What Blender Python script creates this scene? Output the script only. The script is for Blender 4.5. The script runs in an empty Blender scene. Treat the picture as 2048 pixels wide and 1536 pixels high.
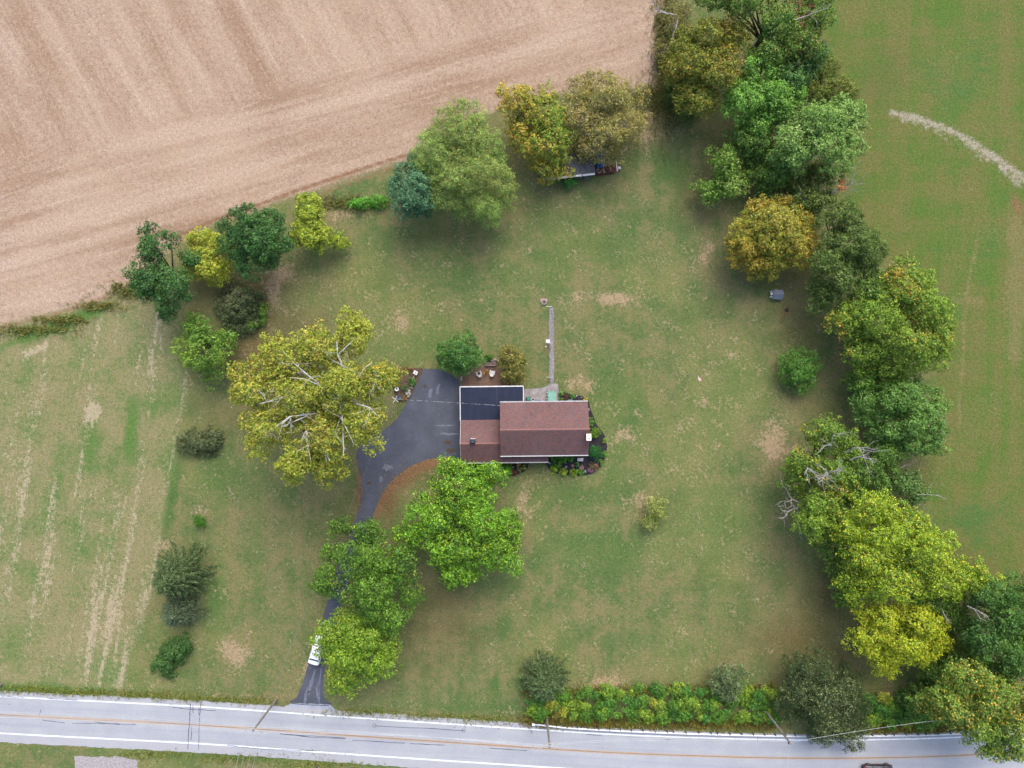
import bpy, bmesh, math, random
import numpy as np
from mathutils import Vector, Matrix
from mathutils.geometry import tessellate_polygon

# ------------------------------------------------------------------ camera, sky, sun, exposure
S = bpy.context.scene
COL = S.collection
CAM_H = 118.0                     # drone altitude in metres, looking straight down
FPX = 0.693 * 2048                # focal length in plan pixels
cam_d = bpy.data.cameras.new('camera'); cam = bpy.data.objects.new('camera', cam_d); COL.objects.link(cam)
cam.location = (0, 0, CAM_H); cam.rotation_euler = (0, 0, 0)
cam_d.sensor_fit = 'HORIZONTAL'; cam_d.sensor_width = 36.0; cam_d.lens = 36.0 * 0.693
cam_d.clip_start = 0.5; cam_d.clip_end = 6000
S.camera = cam
SUN_EL, SUN_AZ = math.radians(50), math.radians(14)      # azimuth measured from +Y (picture top) towards +X
wd = bpy.data.worlds.new('World'); S.world = wd; wd.use_nodes = True
wn = wd.node_tree.nodes; wl = wd.node_tree.links
sky = wn.new('ShaderNodeTexSky'); sky.sky_type = 'NISHITA'; sky.sun_disc = False
sky.sun_elevation = SUN_EL; sky.sun_rotation = SUN_AZ; sky.dust_density = 4.0; sky.air_density = 1.0; sky.ozone_density = 1.0
wl.new(sky.outputs[0], wn['Background'].inputs[0]); wn['Background'].inputs[1].default_value = 0.15
sd = bpy.data.lights.new('sun', 'SUN'); sun = bpy.data.objects.new('sun', sd); COL.objects.link(sun)
sd.energy = 1.05; sd.angle = math.radians(45); sd.color = (1.0, 0.96, 0.90)
sun.rotation_euler = (-(math.pi / 2 - SUN_EL), 0, -SUN_AZ); sun.location = (0, 40, 90)
S.view_settings.view_transform = 'Standard'; S.view_settings.look = 'None'
S.view_settings.gamma = 1.0; S.view_settings.exposure = 1.74
S.view_settings.use_curve_mapping = False
GAIN = 3.0                        # how bright a level surface of albedo 1 is shown

# ------------------------------------------------------------------ helpers
RNG = np.random.default_rng(7); random.seed(7)
def lin(c): 
    c = c / 255.0
    return c / 12.92 if c <= 0.04045 else ((c + 0.055) / 1.055) ** 2.4
def A(r, g, b, k=1.0): return tuple(min(0.85, lin(v) / GAIN * k) for v in (r, g, b)) + (1.0,)
def W(px, py, z=0.0):
    """plan position (2048 x 1536 survey pixels) of a point at height z -> metres"""
    s = (CAM_H - z) / FPX
    return ((px - 1024) * s, (768 - py) * s, z)
def M(px, z=0.0): return px * (CAM_H - z) / FPX

class NT:
    def __init__(self, name):
        self.m = bpy.data.materials.new(name); self.m.use_nodes = True
        self.t = self.m.node_tree; self.n = self.t.nodes; self.l = self.t.links
        self.b = self.n['Principled BSDF']; self.out = self.n['Material Output']
        self.tc = self.n.new('ShaderNodeTexCoord')
    def put(self, sock, v):
        if isinstance(v, bpy.types.NodeSocket): self.l.new(v, sock)
        else: sock.default_value = v
    def obj(self): return self.tc.outputs['Object']
    def attr(self, name, out='Fac'):
        a = self.n.new('ShaderNodeAttribute'); a.attribute_name = name; return a.outputs[out]
    def mapping(self, vec, scale=(1, 1, 1), rot=(0, 0, 0)):
        # rotate first, then scale
        r = self.n.new('ShaderNodeVectorRotate'); r.rotation_type = 'Z_AXIS'
        self.l.new(vec, r.inputs['Vector']); r.inputs['Angle'].default_value = rot[2]
        m = self.n.new('ShaderNodeVectorMath'); m.operation = 'MULTIPLY'
        self.l.new(r.outputs[0], m.inputs[0]); m.inputs[1].default_value = scale
        return m.outputs[0]
    def noise(self, scale, detail=3, rough=.55, vec=None, dist=0.0):
        n = self.n.new('ShaderNodeTexNoise'); n.inputs['Scale'].default_value = scale
        n.inputs['Detail'].default_value = detail; n.inputs['Roughness'].default_value = rough
        n.inputs['Distortion'].default_value = dist
        self.l.new(vec if vec is not None else self.obj(), n.inputs['Vector']); return n.outputs['Fac']
    def math(self, op, a, b=0.0, c=0.0, clamp=False):
        n = self.n.new('ShaderNodeMath'); n.operation = op; n.use_clamp = clamp
        self.put(n.inputs[0], a); self.put(n.inputs[1], b)
        if op == 'MULTIPLY_ADD': self.put(n.inputs[2], c)
        return n.outputs[0]
    def add(self, *v):
        r = v[0]
        for x in v[1:]: r = self.math('ADD', r, x)
        return r
    def mul(self, a, b): return self.math('MULTIPLY', a, b)
    def step(self, v, lo, hi, t0=0.0, t1=1.0):
        n = self.n.new('ShaderNodeMapRange'); n.interpolation_type = 'SMOOTHSTEP'
        self.put(n.inputs[0], v); n.inputs[1].default_value = lo; n.inputs[2].default_value = hi
        n.inputs[3].default_value = t0; n.inputs[4].default_value = t1; return n.outputs[0]
    def mix(self, f, a, b, mode='MIX'):
        n = self.n.new('ShaderNodeMix'); n.data_type = 'RGBA'; n.blend_type = mode
        self.put(n.inputs[0], f); self.put(n.inputs[6], a); self.put(n.inputs[7], b); return n.outputs[2]
    def scale(self, col, f):
        """multiply a colour by a scalar"""
        c = self.n.new('ShaderNodeCombineColor')
        for i in range(3): self.put(c.inputs[i], f)
        return self.mix(1.0, col, c.outputs[0], 'MULTIPLY')
    def bump(self, h, strength=.4, dist=.1):
        b = self.n.new('ShaderNodeBump'); b.inputs['Strength'].default_value = strength; b.inputs['Distance'].default_value = dist
        self.l.new(h, b.inputs['Height']); self.l.new(b.outputs[0], self.b.inputs['Normal'])
    def done(self, col, rough=.9, spec=.2, metal=0.0):
        self.put(self.b.inputs['Base Color'], col); self.put(self.b.inputs['Roughness'], rough)
        self.b.inputs['Specular IOR Level'].default_value = spec; self.b.inputs['Metallic'].default_value = metal
        return self.m
MATS = {}
def mat(name, c1, c2=None, scale=3.0, rough=.8, spec=.3, metal=0.0, bump=.0, lo=.35, hi=.65):
    """two-tone noisy procedural material"""
    if name in MATS: return MATS[name]
    t = NT(name); c2 = c2 or tuple(v * .75 for v in c1[:3]) + (1,)
    n = t.noise(scale, 5, .6)
    col = t.mix(t.step(n, lo, hi), c1, c2)
    col = t.scale(col, t.step(t.noise(scale * 7, 2), .2, .8, .8, 1.2))
    if bump: t.bump(n, bump, .05)
    MATS[name] = t.done(col, rough, spec, metal); return MATS[name]

def tag(o, label=None, cat=None, group=None, kind=None):
    if label: o['label'] = label
    if cat: o['category'] = cat
    if group: o['group'] = group
    if kind: o['kind'] = kind
    return o
def empty(name, loc, rz=0.0, label=None, cat=None, group=None):
    o = bpy.data.objects.new(name, None); COL.objects.link(o); o.location = loc; o.rotation_euler = (0, 0, rz)
    o.empty_display_size = .3
    return tag(o, label, cat, group)
def link(name, me, m=None, parent=None, loc=None):
    o = bpy.data.objects.new(name, me); COL.objects.link(o)
    if m is not None:
        for mm in (m if isinstance(m, (list, tuple)) else [m]): me.materials.append(mm)
    if parent is not None: o.parent = parent
    if loc is not None: o.location = loc
    return o
class MB:
    """collects shapes, builds ONE mesh object"""
    def __init__(self): self.v = []; self.f = []
    def box(self, x0, x1, y0, y1, z0, z1, taper=0.0):
        i = len(self.v); t = taper
        self.v += [(x0, y0, z0), (x1, y0, z0), (x1, y1, z0), (x0, y1, z0), (x0 + t, y0 + t, z1), (x1 - t, y0 + t, z1), (x1 - t, y1 - t, z1), (x0 + t, y1 - t, z1)]
        self.f += [[i + k for k in q] for q in ((3, 2, 1, 0), (4, 5, 6, 7), (0, 1, 5, 4), (1, 2, 6, 5), (2, 3, 7, 6), (3, 0, 4, 7))]
        return self
    def poly(self, pts):
        i = len(self.v); self.v += [tuple(p) for p in pts]; self.f.append(list(range(i, i + len(pts)))); return self
    def slabpoly(self, pts, dz):
        """a thick sheet: polygon pts (3-d, ccw from above) thickened downwards by dz"""
        i = len(self.v); n = len(pts)
        self.v += [tuple(p) for p in pts] + [(p[0], p[1], p[2] - dz) for p in pts]
        self.f.append([i + k for k in range(n)]); self.f.append([i + n + k for k in reversed(range(n))])
        for k in range(n): self.f.append([i + k, i + n + k, i + n + (k + 1) % n, i + (k + 1) % n])
        return self
    def tube(self, pts, rad, k=6, cap=True):
        pts = [Vector(p) for p in pts]; n = len(pts)
        if not isinstance(rad, (list, tuple)): rad = [rad] * n
        i0 = len(self.v)
        for j, p in enumerate(pts):
            d = (pts[min(j + 1, n - 1)] - pts[max(j - 1, 0)])
            if d.length < 1e-6: d = Vector((0, 0, 1))
            d.normalize()
            u = d.cross(Vector((0, 0, 1)) if abs(d.z) < .9 else Vector((1, 0, 0))).normalized(); w = d.cross(u)
            for a in range(k):
                t = 2 * math.pi * a / k
                self.v.append(tuple(p + (u * math.cos(t) + w * math.sin(t)) * rad[j]))
        for j in range(n - 1):
            for a in range(k):
                b = (a + 1) % k
                self.f.append([i0 + j * k + a, i0 + j * k + b, i0 + (j + 1) * k + b, i0 + (j + 1) * k + a])
        if cap:
            self.f.append([i0 + a for a in range(k)]); self.f.append([i0 + (n - 1) * k + a for a in reversed(range(k))])
        return self
    def lathe(self, prof, c=(0, 0, 0), k=16):
        i0 = len(self.v)
        for r, z in prof:
            for a in range(k):
                t = 2 * math.pi * a / k
                self.v.append((c[0] + r * math.cos(t), c[1] + r * math.sin(t), c[2] + z))
        for j in range(len(prof) - 1):
            for a in range(k):
                b = (a + 1) % k
                self.f.append([i0 + j * k + a, i0 + j * k + b, i0 + (j + 1) * k + b, i0 + (j + 1) * k + a])
        self.f.append([i0 + a for a in reversed(range(k))]); self.f.append([i0 + (len(prof) - 1) * k + a for a in range(k)])
        return self
    def build(self, name, m, parent=None, loc=None, bevel=0.0, smooth=False):
        me = bpy.data.meshes.new(name); me.from_pydata(self.v, [], self.f); me.update()
        if bevel:
            bm = bmesh.new(); bm.from_mesh(me)
            bmesh.ops.bevel(bm, geom=bm.edges[:], offset=bevel, segments=2, affect='EDGES', profile=.6)
            bm.to_mesh(me); bm.free()
        bm = bmesh.new(); bm.from_mesh(me); bmesh.ops.recalc_face_normals(bm, faces=bm.faces[:]); bm.to_mesh(me); bm.free()
        if smooth: me.polygons.foreach_set('use_smooth', [True] * len(me.polygons))
        return link(name, me, m, parent, loc)
def np_mesh(name, V, F, colors=None):
    """V (n,3), F (m,k) quads or tris; optional per-vertex colours (n,3) as attribute leaf_colour"""
    me = bpy.data.meshes.new(name); n = len(V); m, k = F.shape
    me.vertices.add(n); me.vertices.foreach_set('co', np.ascontiguousarray(V, dtype=np.float32).ravel())
    me.loops.add(m * k); me.loops.foreach_set('vertex_index', np.ascontiguousarray(F, dtype=np.int32).ravel())
    me.polygons.add(m); me.polygons.foreach_set('loop_start', np.arange(0, m * k, k, dtype=np.int32))
    me.polygons.foreach_set('loop_total', np.full(m, k, dtype=np.int32))
    me.update(calc_edges=True)
    if colors is not None:
        at = me.attributes.new('leaf_colour', 'FLOAT_COLOR', 'POINT')
        c = np.ones((n, 4), np.float32); c[:, :3] = colors; at.data.foreach_set('color', c.ravel())
    return me
def smooth_poly(pts, n=6, closed=True):
    """Catmull-Rom through 2-d points"""
    P = [np.array(p, float) for p in pts]; L = len(P); out = []
    for i in range(L if closed else L - 1):
        g = (lambda k: P[k % L]) if closed else (lambda k: P[min(max(k, 0), L - 1)])
        a, b, c, d = g(i - 1), g(i), g(i + 1), g(i + 2)
        for t in np.linspace(0, 1, n, endpoint=False):
            out.append(.5 * ((2 * b) + (c - a) * t + (2 * a - 5 * b + 4 * c - d) * t * t + (3 * b - a - 3 * c + d) * t ** 3))
    if not closed: out.append(P[-1])
    return [tuple(p) for p in out]
def rough_outline(pts, amp, seed=0):
    r = random.Random(seed); out = []
    for i, p in enumerate(pts):
        q = pts[(i + 1) % len(pts)]; d = math.dist(p, q); m = max(1, int(d / .45))
        for k in range(m):
            t = k / m; out.append((p[0] + (q[0] - p[0]) * t + r.uniform(-amp, amp), p[1] + (q[1] - p[1]) * t + r.uniform(-amp, amp)))
    return out
def sheet(name, pts, z0, z1, m, parent=None):
    """ground sheet with a side skirt from z0 (below) to z1 (top)"""
    n = len(pts); tris = tessellate_polygon([[Vector((p[0], p[1], 0)) for p in pts]])
    V = [(p[0], p[1], z1) for p in pts] + [(p[0], p[1], z0) for p in pts]
    F = []
    for t in tris:
        a, b, c = (V[i] for i in t)
        ccw = (b[0] - a[0]) * (c[1] - a[1]) - (b[1] - a[1]) * (c[0] - a[0]) > 0
        F.append(list(t) if ccw else list(t)[::-1])
    for i in range(n): F.append([i, n + i, n + (i + 1) % n, (i + 1) % n])
    me = bpy.data.meshes.new(name); me.from_pydata(V, [], F); me.update()
    return link(name, me, m, parent)
G = lambda px, py: W(px, py)[:2]

# ------------------------------------------------------------------ the ground
def axis(lo, hi, step, far):
    d = np.arange(lo, hi + 1e-6, step); o = []
    x, s = hi, step
    while x < far: s *= 1.35; x += s; o.append(x)
    p = []; x, s = lo, step
    while x > -far: s *= 1.35; x -= s; p.append(x)
    return np.array(p[::-1] + list(d) + o)
gx, gy = axis(-92, 92, .58, 2500), axis(-70, 70, .58, 2500)
GX, GY = np.meshgrid(gx, gy); nx, ny = len(gx), len(gy)
PX = GX * FPX / CAM_H + 1024; PY = 768 - GY * FPX / CAM_H      # plan coordinates
FE = np.array([(-30000, 9000), (-600, 860), (0, 652), (100, 628), (200, 600), (260, 565), (330, 508), (400, 460), (480, 428), (560, 402), (650, 374), (800, 326), (900, 272), (1000, 212), (1150, 182), (1290, 178), (1400, 176)], float)
m_px = CAM_H / FPX
dfield = np.minimum((np.interp(PX, FE[:, 0], FE[:, 1]) - PY) * .9, 1326 - PX - 10 * np.sin(PY / 40)) * m_px
EB = np.array([(-9000, 1600), (0, 1610), (120, 1630), (250, 1690), (400, 1690), (520, 1760), (700, 1850), (850, 1880), (950, 1830), (1100, 1890), (1200, 1990), (1400, 2080), (9000, 4000)], float)
deast = (PX - np.interp(PY, EB[:, 0], EB[:, 1])) * m_px
MBD = np.array([(-9000, 200), (560, 250), (610, 300), (650, 345), (760, 378), (850, 358), (950, 345), (1050, 328), (1100, 318), (1200, 300), (1300, 262), (1400, 238), (9000, 200)], float)
dmead = np.minimum((np.interp(PY, MBD[:, 0], MBD[:, 1]) - PX), 1392 - PY + PX * .05) * m_px
def soft(d, w): return np.clip(.5 + d / (2 * w), 0, 1)
def blobs(lst):
    out = np.zeros_like(PX)
    for (x, y, rx, ry, a, s) in lst:
        c, sn = math.cos(math.radians(a)), math.sin(math.radians(a))
        u = ((PX - x) * c + (PY - y) * sn) / rx; v = (-(PX - x) * sn + (PY - y) * c) / ry
        out += s * np.exp(-(u * u + v * v))
    return out
def along(lst):
    out = np.zeros_like(PX)
    for pts, w, s in lst:
        d = np.full_like(PX, 1e9)
        for (ax, ay), (bx, by) in zip(pts[:-1], pts[1:]):
            L = (bx - ax) ** 2 + (by - ay) ** 2
            t = np.clip(((PX - ax) * (bx - ax) + (PY - ay) * (by - ay)) / L, 0, 1)
            d = np.minimum(d, np.hypot(PX - ax - t * (bx - ax), PY - ay - t * (by - ay)))
        out = np.maximum(out, s * np.exp(-(d / w) ** 2))
    return out
a_tan = blobs([(1230, 598, 48, 14, -3, 1), (1205, 1366, 42, 14, -8, 1), (470, 1305, 28, 32, 20, 1), (1545, 880, 24, 50, 5, 1), (1585, 905, 30, 26, 0, .6),
    (545, 585, 22, 40, -10, .7), (800, 640, 30, 14, 20, .6), (1150, 690, 40, 60, 0, .25), (1160, 768, 40, 14, 5, .8), (1240, 870, 40, 16, -15, .6), (1150, 600, 22, 16, 0, .5),
    (1410, 510, 16, 40, 20, .7), (1280, 1010, 30, 40, 0, .5), (1040, 1000, 14, 46, 20, .6), (1255, 265, 60, 40, -20, .5), (1300, 250, 50, 40, 0, .5), (560, 545, 30, 22, 0, .5),
    (1120, 1400, 20, 14, 0, .4), (1050, 1020, 16, 30, 0, .4), (1390, 700, 90, 40, 10, .15), (630, 560, 60, 12, 0, .3), (950, 600, 110, 10, -10, .35), (330, 1092, 12, 14, 0, .9), (400, 1025, 20, 10, 0, .6),
    (445, 1390, 40, 8, 3, .5), (560, 1395, 60, 10, 0, .4), (610, 1340, 16, 50, 15, .5), (1010, 1425, 40, 8, 3, .5), (880, 1400, 60, 8, 3, .35), (1440, 1330, 30, 20, 0, .4), (660, 430, 40, 30, 0, .4),
    (1850, 125, 60, 20, 0, .25), (720, 425, 50, 14, -5, .5), (70, 700, 22, 8, -25, 1), (190, 825, 20, 18, 0, 1), (1360, 470, 70, 60, 0, .12), (2034, 470, 18, 46, 0, 1.0), (2036, 590, 22, 60, 0, 1.1), (2030, 690, 16, 40, 0, .8)])
a_brown = blobs([(830, 940, 60, 26, -25, .9), (775, 1000, 18, 40, 15, 1), (720, 985, 12, 50, 0, .8), (700, 1010, 50, 40, 0, .5), (520, 700, 60, 40, -20, .8), (560, 640, 60, 40, 0, .5), (640, 640, 50, 24, 0, .6),
    (880, 1250, 90, 60, 0, .55), (900, 1180, 60, 40, 0, .5), (1600, 640, 70, 110, 15, .75), (1640, 820, 50, 60, 0, .7), (1560, 540, 70, 40, 0, .6), (1650, 1180, 60, 60, 20, .75), (1600, 1270, 80, 60, 0, .6),
    (1700, 1330, 60, 40, 0, .7), (420, 560, 80, 40, 30, .9), (540, 560, 50, 30, 0, .8), (430, 830, 60, 40, 10, .5), (500, 840, 40, 30, 0, .5), (390, 630, 20, 60, 0, .8), (560, 760, 100, 100, 0, .8), (640, 860, 120, 80, 0, .7),
    (1330, 40, 20, 200, 0, .9), (1350, 220, 60, 50, 0, .6), (1390, 400, 50, 60, 0, .6), (1440, 300, 60, 80, 0, .6), (1600, 330, 100, 60, 0, .7), (1150, 250, 150, 70, 0, .6), (1000, 420, 60, 20, 0, .5), (880, 470, 40, 14, 0, .5),
    (1740, 1000, 90, 60, 40, .8), (1850, 1230, 120, 80, 0, .9), (1940, 1120, 60, 20, 30, .7), (900, 1050, 90, 90, 0, .7), (740, 1160, 90, 90, 0, .7), (720, 1310, 70, 60, 0, .6), (1800, 900, 60, 40, 0, .6), (1850, 960, 40, 20, 30, .6),
    (1300, 1447, 280, 12, 1, 1), (1060, 1435, 24, 10, 0, .8), (1800, 1455, 140, 12, 0, 1), (1200, 1447, 120, 8, 0, .4), (1573, 622, 10, 8, 0, .9), (1566, 635, 14, 4, -60, .7), (1540, 1290, 100, 50, 0, .5), (440, 700, 60, 60, 0, .6),
    (800, 830, 50, 40, 0, .5), (790, 750, 34, 30, 0, .9), (700, 1080, 60, 40, 0, .5), (860, 1350, 90, 60, 0, .3), (1180, 320, 90, 40, 0, .5), (1000, 320, 100, 90, 0, .6), (490, 600, 60, 50, 0, .6), (1710, 190, 70, 60, 0, .3), (1770, 170, 50, 80, 0, .25), (720, 520, 170, 80, -10, .32), (940, 480, 130, 50, 0, .28), (1400, 640, 110, 140, 0, .3), (1480, 1180, 170, 130, 0, .28), (560, 1060, 120, 120, 0, .25), (900, 1280, 130, 90, 0, .3), (1180, 420, 140, 60, 0, .2), (1830, 120, 90, 70, 0, .3)])
a_green = blobs([(1100, 480, 60, 60, 0, .3), (1250, 480, 90, 50, 0, .35), (1330, 340, 40, 40, 0, .6), (1230, 900, 60, 120, 0, .35), (1180, 1120, 140, 60, 0, .35), (1450, 1050, 100, 80, 0, .3), (780, 690, 40, 30, 0, .5), (860, 690, 40, 30, 0, .6), (1480, 760, 30, 60, 0, .5), (1210, 760, 20, 30, 0, .5),
    (1250, 820, 40, 60, 0, .5), (1120, 990, 60, 30, 0, .6), (1200, 1090, 90, 40, 0, .4), (430, 960, 50, 40, 0, .6), (470, 950, 90, 40, 0, .4), (262, 865, 13, 60, 4, 1), (200, 900, 60, 50, 0, .35), (300, 830, 40, 40, 0, .3), (90, 660, 100, 10, -22, 1.4), (150, 640, 60, 8, -22, .8),
    (100, 1378, 130, 7, 2, 1), (330, 1385, 60, 8, 2, .5), (1900, 170, 60, 50, 0, .6), (1960, 90, 60, 60, 0, .3), (1985, 480, 30, 60, 0, .4), (1960, 1040, 80, 60, 0, .6), (1440, 1040, 60, 30, 0, .4), (1430, 820, 40, 50, 0, .4),
    (650, 1520, 500, 8, 2, .6), (430, 1210, 18, 70, 10, .9), (345, 990, 10, 60, 8, .9), (330, 1050, 12, 50, 8, .5), (180, 900, 14, 60, 4, .5), (120, 960, 10, 50, 6, .4), (1040, 1365, 14, 14, 0, .6), (990, 1370, 10, 20, 0, .8), (1080, 1420, 200, 10, 2, .6), (1010, 1250, 14, 24, 0, .7), (1340, 620, 90, 60, 0, .25),
    (820, 500, 90, 50, 0, .3), (900, 560, 80, 40, 0, .25), (1060, 560, 60, 40, 0, .3)])
a_path = along([([(1785, 226), (1830, 236), (1890, 256), (1940, 282), (1985, 312), (2020, 335), (2060, 365), (2400, 600)], 8.5, 1.05), ([(1800, 240), (1870, 262), (1905, 285)], 6, .6), ([(1930, 290), (1990, 325), (2040, 370)], 9, .75)])
a_earth = along([([(350, 474), (430, 440), (520, 408), (590, 382), (700, 345), (818, 308)], 3.6, 1.0), ([(560, 398), (650, 366), (740, 335)], 2.2, .55), ([(650, 385), (790, 335)], 3, .8), ([(0, 655), (110, 628), (220, 592)], 7, .55), ([(902, 917), (868, 921), (835, 931), (804, 951), (778, 976), (763, 1002), (752, 1030)], 6, .8), ([(712, 905), (716, 930), (721, 960), (719, 1000)], 5, .75)]) \
    + blobs([(2034, 410, 14, 34, -25, .7), (2045, 520, 18, 50, 0, .35), (1318, 80, 8, 130, 0, .6), (1330, 200, 22, 26, 20, .9), (1075, 1440, 20, 8, 0, .6), (815, 962, 50, 20, -38, .55), (780, 1020, 20, 40, 20, .45), (870, 932, 40, 10, -10, .5), (700, 990, 24, 40, 0, .3)])
a_track = along([([(1955, 480), (1938, 560), (1930, 620), (1925, 720), (1918, 850)], 5, .7), ([(1895, 598), (1960, 604)], 10, .5), ([(280, 940), (262, 1100), (225, 1320)], 5, .45), ([(245, 1060), (228, 1200)], 6, .5), ([(318, 930), (300, 1060)], 4, .4), ([(0, 905), (80, 880), (150, 830)], 6, .4)])
# field: upper part was worked across, the headland along the edge
HL = np.array([(-9000, 3000), (0, 332), (250, 272), (500, 190), (800, 110), (1000, 60), (1400, -60)], float)
a_head = soft((PY - np.interp(PX, HL[:, 0], HL[:, 1])) * m_px, 6)
Vg = np.stack([GX.ravel(), GY.ravel(), np.zeros(GX.size)], 1)
ii = (np.arange(ny - 1)[:, None] * nx + np.arange(nx - 1)[None, :]).ravel()
gm = np_mesh('ground', Vg, np.stack([ii, ii + 1, ii + nx + 1, ii + nx], 1))
for nm, arr in dict(field=soft(dfield, 3), east=soft(deast, 5), meadow=soft(dmead, 3), tan=a_tan, brown=np.clip(a_brown, 0, 1.3), lush=a_green, path=a_path, earth=a_earth, track=a_track, headland=a_head).items():
    gm.attributes.new(nm, 'FLOAT', 'POINT').data.foreach_set('value', arr.astype(np.float32).ravel())

def ground_material():
    t = NT('ground')
    dv = lambda n, k: t.math('MULTIPLY_ADD', n, k, -.5 * k)            # deviation of a noise from its mean
    nA, nB, nC = t.noise(.045, 3), t.noise(.2, 4, .6), t.noise(1.1, 5, .68)
    nD, nE = t.noise(5.6, 4, .78), t.noise(.42, 4, .6, vec=t.mapping(t.obj(), (1, 1, 1), (0, 0, .6)))
    nF = t.noise(2.0, 4, .72, vec=t.mapping(t.obj(), (1, 1, 1), (0, 0, 1.1)))
    nG = t.noise(2.8, 3, .7, vec=t.mapping(t.obj(), (1, 1, 1), (0, 0, 2.1)))
    mow = t.noise(.62, 2, .5, vec=t.mapping(t.obj(), (1.0, .03, 1), (0, 0, .02)))
    lush, tan, brown = t.attr('lush'), t.attr('tan'), t.attr('brown')
    # central lawn
    g = t.mix(t.step(t.add(dv(nB, 1.6), dv(nC, 1.2), dv(mow, .6), dv(nE, .8), t.mul(lush, .55)), -.30, .35), A(150, 144, 98), A(106, 133, 74))
    g = t.mix(t.mul(t.step(t.add(dv(nG, 2), dv(nE, 1.2), t.mul(lush, .4)), .08, .5), .6), g, A(80, 124, 60))
    g = t.mix(t.mul(t.step(t.add(dv(nA, 3.4), dv(mow, 1.0)), -.2, .5), .5), g, A(142, 153, 88))
    g = t.mix(t.mul(t.step(t.add(dv(nG, 3), dv(nD, 1.6), dv(nB, 1)), .15, .6), .5), g, A(84, 98, 62))
    g = t.mix(t.mul(t.step(t.add(t.mul(brown, .75), dv(nF, 1.3), dv(nB, .9)), .12, .95), .72), g, A(124, 112, 74))
    g = t.mix(t.mul(t.step(t.add(dv(nE, 2.0), dv(nF, 1.9), dv(nC, 1.0), dv(nD, 1.0), dv(nA, .8), t.mul(tan, .85)), .14, .80), .85), g, A(198, 172, 138))
    g = t.mix(t.mul(t.step(t.add(t.mul(brown, .5), dv(nD, 1.7), dv(nF, 1.2)), .5, 1.0), .6), g, A(156, 112, 78))
    # left meadow
    st = t.noise(.42, 4, .68, vec=t.mapping(t.obj(), (.9, .07, 1), (0, 0, .15)))
    st2 = t.noise(.9, 5, .72)
    me = t.mix(t.step(t.add(dv(nB, 1.6), dv(nC, 1.2), t.mul(lush, .6), dv(st, .8), dv(nA, 1.2)), -.3, .5), A(166, 158, 114), A(116, 144, 80))
    me = t.mix(t.mul(t.step(t.add(dv(st, 2.7), dv(st2, 1.3), dv(nF, 1.0), dv(nD, .6), t.mul(tan, .8), t.mul(lush, -.5)), .04, .48), .85), me, A(206, 190, 158))
    me = t.mix(t.mul(t.step(t.add(dv(nG, 2.4), dv(nD, 1.4)), .2, .6), .6), me, A(82, 100, 64))
    me = t.mix(t.mul(t.step(t.add(lush, dv(nC, 1)), .45, 1.1), .5), me, A(98, 146, 62))
    # lawn east of the trees: mown in a cross pattern
    w1 = t.noise(.45, 3, .6, vec=t.mapping(t.obj(), (.75, .05, 1), (0, 0, .02))); w2 = t.noise(.5, 3, .6, vec=t.mapping(t.obj(), (.07, 1.5, 1), (0, 0, .02)))
    ea = t.mix(t.step(t.add(dv(w1, 1.3), dv(w2, .7), dv(nB, 1.4), dv(nC, .7)), -.3, .35), A(130, 132, 74), A(104, 134, 58))
    ea = t.mix(t.mul(t.step(t.add(dv(nC, 1.5), dv(nB, 1.2), dv(nF, 1), t.mul(lush, .6)), .12, .6), .75), ea, A(92, 130, 72))
    ea = t.mix(t.mul(t.step(t.add(dv(nA, 2.5), dv(nF, 1.4), dv(w2, 1), t.mul(tan, 1.5)), .12, .9), .55), ea, A(154, 142, 98))
    ea = t.mix(t.mul(t.step(t.add(brown, dv(nF, 1)), .1, .9), .5), ea, A(122, 112, 72))
    # harvested field
    u1 = t.noise(.42, 5, .62, vec=t.mapping(t.obj(), (.5, .04, 1), (0, 0, -.49)), dist=.3)
    u1b = t.noise(1.8, 3, .6, vec=t.mapping(t.obj(), (1.0, .06, 1), (0, 0, -.49)))
    u2 = t.noise(.42, 5, .62, vec=t.mapping(t.obj(), (.04, .7, 1), (0, 0, -.27)), dist=.3)
    u2b = t.noise(2.0, 3, .6, vec=t.mapping(t.obj(), (.06, 1.0, 1), (0, 0, -.30)))
    hd = t.step(t.add(t.attr('headland'), dv(nB, .6)), .3, .7)
    s = t.math('MULTIPLY_ADD', hd, t.math('SUBTRACT', u2, u1), u1)
    sb = t.math('MULTIPLY_ADD', hd, t.math('SUBTRACT', u2b, u1b), u1b)
    f = t.mix(t.step(t.add(dv(s, 1.25), dv(nA, 1.0), dv(nC, .8)), -.42, .36), A(180, 149, 123), A(216, 191, 168))
    f = t.mix(t.mul(t.step(t.add(dv(nA, 2), dv(nB, 1)), -.2, .5), .35), f, A(212, 184, 154))
    f = t.mix(t.mul(t.step(t.add(dv(sb, 1.8), dv(nF, 1.2)), .0, .6), .55), f, A(228, 209, 186))
    f = t.mix(t.mul(t.step(t.add(dv(nD, 1.8), dv(nG, 1.4), dv(s, -1.0)), .06, .55), .62), f, A(156, 124, 100))
    # gravel, bare earth, wheel tracks
    ed = t.add(dv(nC, 1.0), dv(nD, .4), dv(nF, .7))
    fmask = t.step(t.add(t.attr('field'), t.mul(t.add(dv(nB, 1), dv(nC, 1), dv(nD, .5)), .4)), .36, .64)
    emask = t.step(t.add(t.attr('east'), dv(nB, .6)), .3, .7)
    mmask = t.step(t.add(t.attr('meadow'), dv(nB, .5), dv(nC, .5)), .38, .62)
    c = t.mix(mmask, g, me); c = t.mix(emask, c, ea); c = t.mix(fmask, c, f)
    c = t.mix(t.mul(t.step(t.add(t.attr('track'), t.mul(ed, 1.5), dv(nE, 1.0)), .15, .9), .5), c, A(172, 152, 112))
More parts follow.
